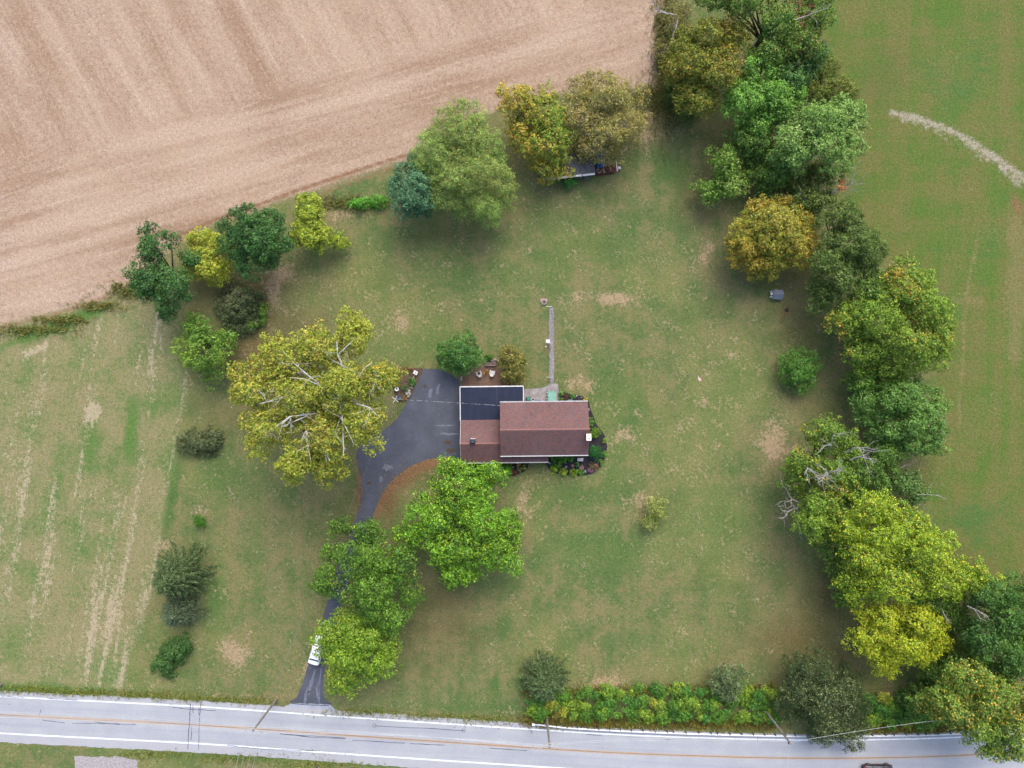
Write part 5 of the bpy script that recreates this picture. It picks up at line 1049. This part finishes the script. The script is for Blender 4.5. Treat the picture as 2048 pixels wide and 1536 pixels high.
MB().box(-1.12, -.73, -.16, .20, .76, .80).build('porch_canopy', trim, ph_)
rock('low dark tree stump in bare earth near the doghouse', 1573.5, 620, .36, .34, .22, mat('dark_stump', A(66, 56, 50), A(48, 42, 40), 5), 60, 'tree_stump', 0, cat='stump')

# ------------------------------------------------------------------ shed and woodpile under the trees
def L3(px, py, z): return Vector(W(px, py, z))
sc = L3(1140, 330, 0); shed = empty('shed', (sc.x, sc.y, 0), 0, 'long low shed with grey roof and white fascia half hidden by autumn trees', 'shed')
c = [L3(1086, 357, 2.2) - sc, L3(1191, 345.5, 2.2) - sc, L3(1186, 303, 2.9) - sc, L3(1081, 314, 2.9) - sc]
rf_m = mat('grey_corrugated_roof', A(128, 124, 120), A(96, 94, 94), 1.5, .7)
nv = 16; V = []; F = []
for k in range(nv * 2 + 1):
    t = k / (nv * 2); dz = .02 if k % 2 else -.02
    V += [tuple(c[0].lerp(c[1], t) + Vector((0, 0, dz))), tuple(c[3].lerp(c[2], t) + Vector((0, 0, dz)))]
for k in range(nv * 2): F.append([2 * k, 2 * k + 2, 2 * k + 3, 2 * k + 1])
me = bpy.data.meshes.new('roof'); me.from_pydata(V, [], F); me.update(); link('roof', me, rf_m, shed)
def beam(a, b, w, hgt, name, m, parent, off=Vector((0, 0, 0))):
    d_ = (b - a).normalized(); n_ = Vector((-d_.y, d_.x, 0)).normalized() * w / 2; a, b = a + off, b + off
    return MB().slabpoly([a - n_, b - n_, b + n_, a + n_], hgt).build(name, m, parent)
for k in range(4): beam(c[0].lerp(c[1], k / 4 + .004), c[0].lerp(c[1], (k + 1) / 4 - .012), .30, .16, 'fascia_board', trim, shed, Vector((0, -.17, .08 - .01 * k)))
beam(c[0], c[3], .18, .16, 'rake_board', trim, shed, Vector((-.1, 0, .07)))
wood_w = mat('weathered_boards', A(120, 108, 98), A(94, 84, 76), 3, .9)
for k in range(6):
    q = c[0].lerp(c[1], k / 5 * .98 + .01); MB().box(q.x - .06, q.x + .06, q.y + .05, q.y + .17, 0, 2.12).build('post', wood_w, shed)
q0, q1, q2, q3 = [v.lerp(sum(c, Vector()) / 4, .05) for v in c]
bk_ = MB().slabpoly([Vector((q3.x, q3.y, 2.75)), Vector((q2.x, q2.y, 2.75)), Vector((q2.x, q2.y + .1, 2.75)), Vector((q3.x, q3.y + .1, 2.75))], 2.75).build('back_wall', wood_w, shed)
x, y, _ = W(1173, 355); bx_ = empty('storage_box', (x, y, 0), math.radians(6), 'grey slatted wooden box in front of the shed fascia', 'box')
gw = mat('grey_wood', A(140, 138, 130), A(112, 112, 106), 3, .9)
MB().box(-.44, .44, -.42, .42, 0, .78).build('body', gw, bx_)
for k in range(5): MB().box(-.47, .47, -.46 + k * .185, -.29 + k * .185, .785, .82 - .008 * k).build('lid_slat', gw, bx_)
rock('tan sack leaning by the white fascia left of the bush', 1119.5, 358, .3, .3, .5, mat('tan_sack', A(196, 150, 130), A(170, 126, 110)), 61, 'sack', 0, cat='sack')
rock('pale bucket shaped stone right of the green shed bush', 1162, 354, .18, .2, .35, stone, 62, 'pale_stone', 0)
# woodpile with tarp
wc = L3(1210, 338, 0); wp = empty('woodpile', (wc.x, wc.y, 0), math.radians(7), 'heap of split logs beside the shed with red boards', 'woodpile')
lg = [mat('cut_log', A(222, 184, 160), A(190, 146, 124), 4), mat('log_bark', A(112, 84, 76), A(84, 66, 62), 4), mat('red_log', A(150, 76, 70), A(120, 60, 58), 4)]
rr = random.Random(9)
for k in range(46):
    x = rr.uniform(-1.6, .9); y = rr.uniform(-.7, .75); z = rr.uniform(.15, 1.0) * (1 - abs(x + .3) / 3); a = rr.uniform(0, 3.14); l = rr.uniform(.2, .34)
    o = MB().tube([(-l, 0, 0), (l, 0, rr.uniform(-.1, .1))], rr.uniform(.07, .12), 5).build('log', lg[rr.choices((0, 1, 2), (5, 2, 1))[0]], wp, (x, y, max(z, .12))); o.rotation_euler = (0, rr.uniform(-.3, .3), a)
red_b = mat('red_board', A(140, 62, 62), A(116, 50, 52), 3)
for k in range(4): MB().box(-1.8, 1.4, -1.0 + k * .05, -.97 + k * .05, .05 + k * .16, .19 + k * .16).build('board', red_b, wp)
for k, (xx, m) in enumerate(((1.1, red_b), (1.35, red_b), (1.62, red_b), (1.85, trim), (2.15, red_b))): MB().box(xx, xx + .16, -.9 + k * .05, .8, .5 - k * .04, .56 - k * .04).build('board', m, wp)
for xx in (1.0, 2.2):
    for yy in (-.7, .6): MB().box(xx, xx + .08, yy, yy + .08, 0, .31).build('trestle_leg', red_b, wp)
x, y, _ = W(1238, 337); tag(MB().box(-.22, .22, -.2, .2, 0, .45).build('white_block', trim, None, (x, y, 0), bevel=.03), 'white block at the outer end of the red boards', 'block')
# tarp: creased sheet
tn_ = 18; V = []; F = []; rr = random.Random(3); tc = L3(1200, 318, 1.4)
for i in range(tn_ + 1):
    for j in range(tn_ + 1):
        u, v = i / tn_ - .5, j / tn_ - .5; V.append((u * 1.7 + v * .55, v * 2.7, 1.35 - abs(u) ** 2 * 2.6 + .07 * math.sin(u * 19 + v * 6) + rr.uniform(-.03, .03)))
for i in range(tn_):
    for j in range(tn_): a = i * (tn_ + 1) + j; F.append([a, a + tn_ + 1, a + tn_ + 2, a + 1])
tr_ = empty('tarp_heap', (tc.x, tc.y, 0), 0, 'crumpled bright blue tarp draped over a heap beside the shed', 'tarp')
me = bpy.data.meshes.new('tarp'); me.from_pydata(V, [], F); me.update(); link('tarp', me, mat('blue_tarp', A(70, 116, 172), A(50, 94, 150), 3, .45), tr_)
MB().box(-.5, .5, -1.1, 1.1, 0, 1.0, .1).build('covered_crate', wood_w, tr_)

# ------------------------------------------------------------------ poles and wires
pole_m = mat('utility_pole_wood', A(170, 162, 152), A(136, 130, 122), 3, .9, bump=.3)
ins = mat('insulator', A(226, 228, 232), A(200, 204, 212), 3, .4)
def util_pole(label, px, py, h, arm_deg, arms=1, armc=True):
    x, y, _ = W(px, py); r = empty('utility_pole', (x, y, 0), 0, label, 'utility pole', 'roadside utility poles')
    MB().tube([(0, 0, -.1), (0, 0, h * .5), (0, 0, h)], [.20, .17, .14], 10).build('pole', pole_m, r); pts = []
    a = math.radians(arm_deg); d_ = Vector((math.cos(a), math.sin(a), 0))
    for q in range(arms):
        z = h - .35 - q * .9; n_ = Vector((-d_.y, d_.x, 0)) * .06
        b = MB(); e0, e1 = -d_ * 1.35 + n_ * 2.4, d_ * 1.35 + n_ * 2.4
        b.slabpoly([e0 - n_ + Vector((0, 0, z)), e1 - n_ + Vector((0, 0, z)), e1 + n_ + Vector((0, 0, z)), e0 + n_ + Vector((0, 0, z))], .12); b.build('crossarm', mat('bleached_crossarm', A(214, 212, 210), A(190, 188, 186)), r)
        for s in (-1.2, -.45, .45, 1.2):
            p = d_ * s + n_ * 2.4; MB().lathe([(.03, z), (.03, z + .08), (.07, z + .1), (.05, z + .2), (0, z + .22)], (p.x, p.y, 0), 8).build('insulator', ins, r)
            pts.append(Vector((x, y, 0)) + p + Vector((0, 0, z + .22)))
    return r, pts
p1, A1 = util_pole('bare utility pole with bleached crossarm left of the driveway mouth', 553.5, 1398, 10.9, -25)
p2, A2 = util_pole('utility pole with crossarm behind the guardrail end and pine', 1093, 1431, 10.7, 8, 2)
p3, A3 = util_pole('plain utility pole in the thicket near the olive tree', 1527, 1417, 11.3, -6, 0)
p4, A4 = util_pole('utility pole at the meadow edge far up the road', 4, 1368, 11.0, -20)
top3 = Vector(W(1527, 1417)) + Vector((0, 0, 11.2)); 
bx = p3; MB().box(-.14, .14, -.3, -.1, 10.7, 11.2).build('equipment_box', mat('grey_box', A(130, 122, 116)), p3)
wire_m = mat('pale_wire', A(220, 224, 230), A(200, 206, 214), 1, .4)
def wire(a, b, sag, label, group, r=.022, m=None, dash=False):
    pts = []
    for k in range(13):
        t = k / 12; p = a.lerp(b, t); p.z -= sag * 4 * t * (1 - t); pts.append(p)
    return tag(MB().tube(pts, r, 4, False).build('power_wire', m or wire_m), label, 'wire', group)
for k in range(4):
    wire(A1[k], A2[k], 1.0, 'pale overhead wire between the crossarm poles over the road', 'roadside wires'); wire(A4[k], A1[k], .9, 'pale overhead wire from the meadow pole to the driveway pole', 'meadow wires')
for k in (4, 7): wire(A2[k], top3 + Vector((0, 0, -.2 * (k - 3))), 1.0, 'pale overhead wire from the pine pole to the thicket pole', 'thicket wires')
for k in range(4): wire(A1[k], Vector(W(462 + k * 12, 1545, 9.5)) + Vector((-2.0, -9, 0)), .3, 'pale wire crossing the road toward the near verge', 'crossing wires')
wire(top3, top3 + Vector((-1.5, -26, 0)), .5, 'pale wire crossing the road from the thicket pole', 'crossing wires thicket'); wire(top3, top3 + Vector((38, 5, 0)), .8, 'pale wire along the road bend from the thicket pole', 'bend wires')
# yard pole with white cross top and the service drop
x, y, _ = W(803, 797); yp = empty('yard_pole', (x, y, 0), 0, 'yard pole with white crossed arms at the edge of the sycamore', 'pole')
MB().tube([(0, 0, -.05), (0, 0, 6.5)], [.12, .09], 8).build('pole', pole_m, yp)
for a in (-38, 58):
    a = math.radians(a); d_ = Vector((math.cos(a), math.sin(a), 0)) * .62; MB().tube([-d_ + Vector((0, 0, 6.45 + .05 * (a > 0))), d_ + Vector((0, 0, 6.45 + .05 * (a > 0)))], .05, 5).build('crossarm', trim, yp)
yt = Vector((x, y, 6.4)); hp = Vector(W(1000, 811, 5.2))
wire(yt, hp, .35, 'pale twisted service wire from the yard pole to the house', 'service wires', .024, mat('service_wire', A(214, 216, 222), A(90, 96, 112), 2.0, .5, lo=.48, hi=.52))
wire(yt, Vector(W(553.5, 1398)) + Vector((0, 0, 9.0)), .9, 'thin grey wire from the roadside pole to the yard pole', 'service wires roadside', .02, mat('grey_wire', A(150, 164, 160), A(130, 144, 142)))

# ------------------------------------------------------------------ guardrail
rail_m = mat('galvanised_rail', A(244, 246, 250, 1.8), A(226, 230, 238, 1.7), 2, .5, .4)
post_m = mat('rail_post', A(112, 130, 136), A(90, 108, 116), 3, .7)
rp = []
for px in np.arange(1064, 2260, 21.9): rp.append(Vector(road_pt(px, 3.92 + max(0, (1130 - px)) * .004) + (0,)))
gr_ = empty('guardrail', rp[0], 0, 'white steel guardrail along the road edge below the thicket', 'guardrail')
for k in range(len(rp) - 1):
    a, b = rp[k] - rp[0], rp[k + 1] - rp[0]; d_ = (b - a).normalized(); n_ = Vector((-d_.y, d_.x, 0))
    prof = [(-.02, .42), (-.11, .48), (-.11, .54), (-.03, .58), (-.11, .62), (-.11, .68), (-.02, .74)]
    mbx = MB(); e = d_ * .01
    for p in (a + e, b - e):
        for o_, z in prof: q = p + n_ * o_; mbx.v.append((q.x, q.y, z))
        for o_, z in reversed(prof): q = p + n_ * (o_ + .025); mbx.v.append((q.x, q.y, z))
    m_ = 14
    for j in range(m_): mbx.f.append([j, (j + 1) % m_, m_ + (j + 1) % m_, m_ + j])
    mbx.build('rail', rail_m, gr_)
for k, p in enumerate(rp):
    d_ = (rp[min(k + 1, len(rp) - 1)] - rp[max(k - 1, 0)]).normalized(); o = MB().box(-.06, .06, .02, .22, 0, .72).build('post', post_m, gr_, p - rp[0]); o.rotation_euler = (0, 0, math.atan2(d_.y, d_.x))
q = rp[0] - rp[0]; MB().slabpoly([q + Vector((-.55, -.22, .74)), q + Vector((-.02, -.14, .74)), q + Vector((-.02, .06, .74)), q + Vector((-.55, .22, .74))], .34).build('end_terminal', rail_m, gr_)

# ------------------------------------------------------------------ vehicles
def vehicle(name, label, cat, loc, rz, L, Wd, H_, body_m, suv=True, pickup=False):
    """length along +Y (front), real car proportions"""
    r = empty(name, loc, rz, label, cat); gl = glass; h = Wd / 2; bl = L / 2
    # lower body: lofted sections along y: (y, half width, z bottom, z shoulder)
    sec = [(-bl, h * .80, .42, .80), (-bl + .10, h * .93, .30, .95), (-bl + .5, h * .99, .24, 1.0), (-L * .1, h, .22, 1.0), (L * .18, h, .22, .98), (L * .30, h * .985, .24, .93), (bl - .35, h * .93, .28, .82), (bl - .08, h * .80, .34, .70), (bl, h * .66, .42, .62)]
    mbx = MB()
    for (y, w, z0, z1) in sec:
        prof = [(-w * .92, z0), (-w, z0 + (z1 - z0) * .3), (-w, z0 + (z1 - z0) * .72), (-w * .93, z1), (-w * .5, z1 + .035), (0, z1 + .05), (w * .5, z1 + .035), (w * .93, z1), (w, z0 + (z1 - z0) * .72), (w, z0 + (z1 - z0) * .3), (w * .92, z0)]
        mbx.v += [(x, y, z) for x, z in prof]
    n = 11
    for k in range(len(sec) - 1):
        for j in range(n): mbx.f.append([k * n + j, k * n + (j + 1) % n, (k + 1) * n + (j + 1) % n, (k + 1) * n + j])
    mbx.f.append(list(range(n))); mbx.f.append([(len(sec) - 1) * n + j for j in reversed(range(n))])
    body = mbx.build('body', body_m, r, smooth=True)
    # greenhouse (glass) and roof panel
    yb0, yb1, yt0, yt1 = (-bl + (.12 if suv else .65)), L * .19, (-bl + (.42 if suv else 1.25)), L * .04
    if pickup: yb0, yt0 = -L * .16, -L * .10
    wb, wt = h * .90, h * .72; zb, zt = .99, H_ - .05
    g = MB(); g.v += [(-wb, yb0, zb), (wb, yb0, zb), (wb, yb1, zb - .02), (-wb, yb1, zb - .02), (-wt, yt0, zt), (wt, yt0, zt), (wt, yt1, zt), (-wt, yt1, zt)]
    g.f += [[3, 2, 1, 0], [4, 5, 6, 7], [0, 1, 5, 4], [1, 2, 6, 5], [2, 3, 7, 6], [3, 0, 4, 7]]; g.build('windows', gl, r)
    MB().slabpoly([(-wt - .03, yt0 - .06, zt + .045), (wt + .03, yt0 - .06, zt + .045), (wt + .03, yt1 + .03, zt + .045), (-wt - .03, yt1 + .03, zt + .045)], .07).build('roof', body_m, r, bevel=.025)
    for s in (-1, 1):
        for (ya, yb_) in ((yb0 + .02, yt0), (yb1, yt1), ((yb0 + yb1) / 2 - .25, (yt0 + yt1) / 2 - .25)): MB().tube([(s * (wb + .005), ya, zb), (s * (wt + .012), yb_, zt + .01)], .04, 5).build('pillar', body_m, r)
        MB().box(s * h - (.02 if s > 0 else .2), s * h + (.2 if s > 0 else .02), L * .14, L * .14 + .12, .95, 1.1).build('mirror', body_m, r, bevel=.02)
        MB().box(s * h * .62 - .17, s * h * .62 + .17, bl - .22, bl - .05, .58, .72).build('headlight', mat('headlight', A(236, 238, 240), A(210, 216, 222)), r)
        MB().box(s * h * .80 - .10, s * h * .80 + .12, -bl - .01, -bl + .16, .72, .98).build('tail_light', mat('tail_light', A(206, 40, 40), A(170, 30, 34), 3, .3), r)
        for y in (-L * .29, L * .31):
            wh = MB().tube([(s * (h - .22), y, .33), (s * (h - .02), y, .33)], .33, 18).build('wheel', mat('tyre', (.02, .02, .02, 1), (.03, .03, .03, 1)), r)
            MB().tube([(s * (h - .018), y, .33), (s * (h + .012), y, .33)], .2, 12).build('rim', mat('alloy', A(190, 194, 200), A(160, 164, 172), 3, .3, .5, .8), wh)
        MB().tube([(s * wt * .8, yt0 + .15, zt + .09), (s * wt * .8, yt1 - .2, zt + .09)], .018, 5).build('roof_rail', mat('black_trim', (.02, .02, .022, 1)), r)
    MB().box(-h * .7, h * .7, -bl - .05, -bl + .08, .35, .58).build('rear_bumper', mat('black_trim', (.02, .02, .022, 1)), r, bevel=.03)
    MB().box(-.26, .26, -bl - .06, -bl - .052, .62, .74).build('number_plate', mat('plate', A(220, 224, 226)), r)
    return r
wh_p = mat('white_car_paint', A(244, 246, 248, 2), A(236, 240, 244, 2), .6, .25, .5)
dk_p = mat('dark_car_paint', A(64, 52, 60), A(46, 40, 48), .6, .25, .5)
cx_, cy_, _ = W(637, 1297); vehicle('parked_car', 'white car parked on the driveway under the maple leaves', 'car', (cx_, cy_, .018), math.radians(-16), 4.9, 1.9, 1.46, wh_p, suv=False)
p = road_pt(1750, -1.75); vehicle('passing_car', 'dark maroon black car driving along the road', 'car', (p[0], p[1], .03), math.radians(-90), 5.0, 1.95, 1.72, dk_p)

# verge bits
x, y, _ = W(352, 1369); tag(MB().tube([(0, 0, -.03), (0, 0, 1.0)], .04, 6).box(-.06, .06, -.02, .02, .7, 1.05).build('marker_post', mat('marker_white', A(226, 214, 210), A(190, 130, 120), 6), None, (x, y, 0)), 'small white and red marker post on the mown verge', 'post')
x, y, _ = W(637.5, 1531); mbx_ = empty('mailbox', (x, y, 0), math.radians(8), 'blue mailbox with a yellow paper tube on the near verge', 'mailbox')
MB().box(-.05, .05, -.05, .05, -.03, 1.0).build('post', wood_w, mbx_); MB().tube([(0, -.28, 1.12), (0, .28, 1.12)], .13, 10).build('box', mat('blue_box', A(70, 110, 180)), mbx_); MB().tube([(.3, -.2, 1.05), (.3, .25, 1.05)], .09, 8).build('paper_tube', mat('yellow_tube', A(226, 200, 110)), mbx_); MB().box(.05, .31, -.03, .03, .93, .96).build('bracket', wood_w, mbx_)
gp = sheet('gravel_pad', rough_outline([G(*p) for p in ((150, 1512), (250, 1514), (274, 1522), (276, 1560), (150, 1560))], .12, 21), -.02, .02, gravel); tag(gp, kind='structure')

# ------------------------------------------------------------------ loose things on the ground nobody could count
def ground_pal(*cs): a, b = pal(*cs); return a * .5, b
def litter(name, spots, n, cols, seed, size=.10, label=None, cat=None):
    rng = np.random.default_rng(seed); w = np.array([s[4] * s[2] * s[3] for s in spots]); k = rng.choice(len(spots), n, p=w / w.sum())
    s = np.array([q[:4] for q in spots])[k]; px = s[:, 0] + rng.normal(0, .55, n) * s[:, 2]; py = s[:, 1] + rng.normal(0, .55, n) * s[:, 3]
    P = np.stack([(px - 1024) * m_px, (768 - py) * m_px, rng.uniform(.035, .06, n)], 1)
    pc, pw = cols; c_ = pc[rng.choice(len(pc), n, p=pw / pw.sum())] * rng.uniform(.8, 1.2, n)[:, None]
    V, Cc = leaves(P, np.tile((0, 0, 1.0), (n, 1)), size, .7, np.clip(c_, 0, .8), rng, 1.2); V[:, 2] = np.maximum(V[:, 2], .022)
    o = link(name, np_mesh(name, V, np.arange(len(V)).reshape(-1, 4), Cc), leaf_m); return tag(o, label, cat, None, 'stuff')
lsp = [(560, 680, 120, 60, 1), (640, 1000, 110, 60, .8), (520, 900, 120, 80, .6), (830, 950, 70, 30, 3), (775, 1010, 26, 50, 5), (722, 980, 10, 60, 6), (760, 960, 60, 70, .5), (880, 1260, 120, 90, 1), (980, 1210, 80, 60, .6), (1650, 1200, 70, 90, 1.4), (1600, 1280, 100, 60, 1), (1560, 620, 100, 120, .35), (1300, 1150, 300, 150, .22), (700, 560, 140, 90, .35), (1380, 1020, 160, 90, .2), (1850, 950, 60, 50, .5), (1760, 120, 60, 90, .6), (830, 830, 60, 60, .15), (880, 720, 300, 120, .1)]
litter('fallen_leaves', lsp, 11000, ground_pal((176, 140, 100, 2), (166, 104, 70, 2), (200, 180, 142, 1.4), (138, 92, 64, 1.4), (186, 168, 96, .6)), 900, .11, 'dry tan and orange leaves fallen over the lawn', 'leaves')
tsp = [(200, 1000, 220, 180, 1), (120, 780, 150, 120, .8), (160, 1230, 200, 120, 1), (60, 670, 120, 14, 8), (330, 600, 60, 40, 2), (700, 410, 80, 14, 5), (1320, 120, 12, 130, 6), (1330, 210, 30, 40, 4), (300, 1385, 300, 6, 8), (1000, 1432, 100, 6, 8), (450, 1510, 260, 7, 4)]
litter('weed_tufts', tsp, 6000, ground_pal((110, 140, 70), (150, 146, 92), (86, 112, 58), (176, 162, 120)), 901, .17, 'rough weed tufts scattered through the unmown meadow', 'weeds')
litter('roadside_rubble', [(1300, 1450, 260, 6, 1), (1060, 1438, 20, 8, 1.5), (1820, 1457, 120, 6, 1), (1385, 1440, 20, 10, 3)], 3500, ground_pal((150, 120, 100), (176, 160, 150), (120, 96, 80), (140, 130, 80)), 902, .24, 'brown dead stalks and pale rubble behind the guardrail', 'rubble')

def tall_grass(name, spots, n, cols, seed, label, h=(.5, 1.1)):
    rng = np.random.default_rng(seed); w = np.array([q[4] * q[2] * q[3] for q in spots]); k = rng.choice(len(spots), n, p=w / w.sum())
    q = np.array([a[:4] for a in spots])[k]; px = q[:, 0] + rng.normal(0, .6, n) * q[:, 2]; py = q[:, 1] + rng.normal(0, .75, n) * q[:, 3]
    B = np.stack([(px - 1024) * m_px, (768 - py) * m_px, np.full(n, -.02)], 1); per = 5; B = np.repeat(B, per, 0); m = len(B)
    B[:, :2] += rng.normal(0, .12, (m, 2)); a = rng.uniform(0, 6.28, m); lean = rng.uniform(.15, .7, m); hh = rng.uniform(h[0], h[1], m)
    T = B + np.stack([np.cos(a) * lean * hh, np.sin(a) * lean * hh, hh], 1); sd_ = np.stack([-np.sin(a), np.cos(a), np.zeros(m)], 1) * .05; mid = B * .45 + T * .55 + np.array((0, 0, .08))
    V = np.stack([B, mid + sd_, T, mid - sd_], 1).reshape(-1, 3); pc, pw = cols
    c_ = np.repeat(pc[rng.choice(len(pc), m, p=pw / pw.sum())] * rng.uniform(.75, 1.25, m)[:, None], 4, 0)
    return tag(link(name, np_mesh(name, V, np.arange(len(V)).reshape(-1, 4), np.clip(c_, 0, .8)), leaf_m), label, 'grass', None, 'stuff')
tall_grass('tall_grass', [(1326, 90, 22, 120, .35), (1335, 190, 30, 50, .5), (60, 660, 70, 6, 1), (130, 640, 50, 6, 1), (200, 612, 40, 7, 1), (260, 580, 40, 12, .8), (680, 405, 40, 12, .6), (1300, 200, 40, 20, .5)], 2400, pal((164, 150, 112), (128, 146, 84), (172, 158, 124), (110, 136, 72)), 910, 'tall dry grass along the margin of the harvested field', (.3, .7))
tall_grass('verge_grass', [(60, 1379, 80, 5, 1), (180, 1385, 80, 5, 1), (300, 1390, 80, 5, 1), (420, 1397, 80, 5, 1), (520, 1402, 50, 5, .8), (720, 1424, 70, 5, .8), (860, 1432, 80, 5, .8), (980, 1439, 60, 5, .8), (300, 1508, 60, 6, .6), (460, 1517, 80, 6, .6), (640, 1529, 80, 6, .6)], 2200, pal((128, 152, 80), (112, 140, 72), (156, 158, 98), (178, 166, 118)), 911, 'green verge grass along the road edges', (.15, .35))

rr = random.Random(55)
tall_grass('thicket_weeds', [(1060 + k * 20, 1440 + 8 * k / 24, 12, 9, 1) for k in range(25)] + [(1060 + k * 20, 1384 - 8 * k / 24, 12, 7, .7) for k in range(25)] + [(1740 + k * 20, 1455, 12, 7, 1) for k in range(8)], 3000, pal((150, 126, 92), (132, 132, 78), (170, 150, 120), (112, 130, 66), (168, 166, 84)), 912, 'dry weeds and stalks fringing the roadside thicket', (.3, .8))
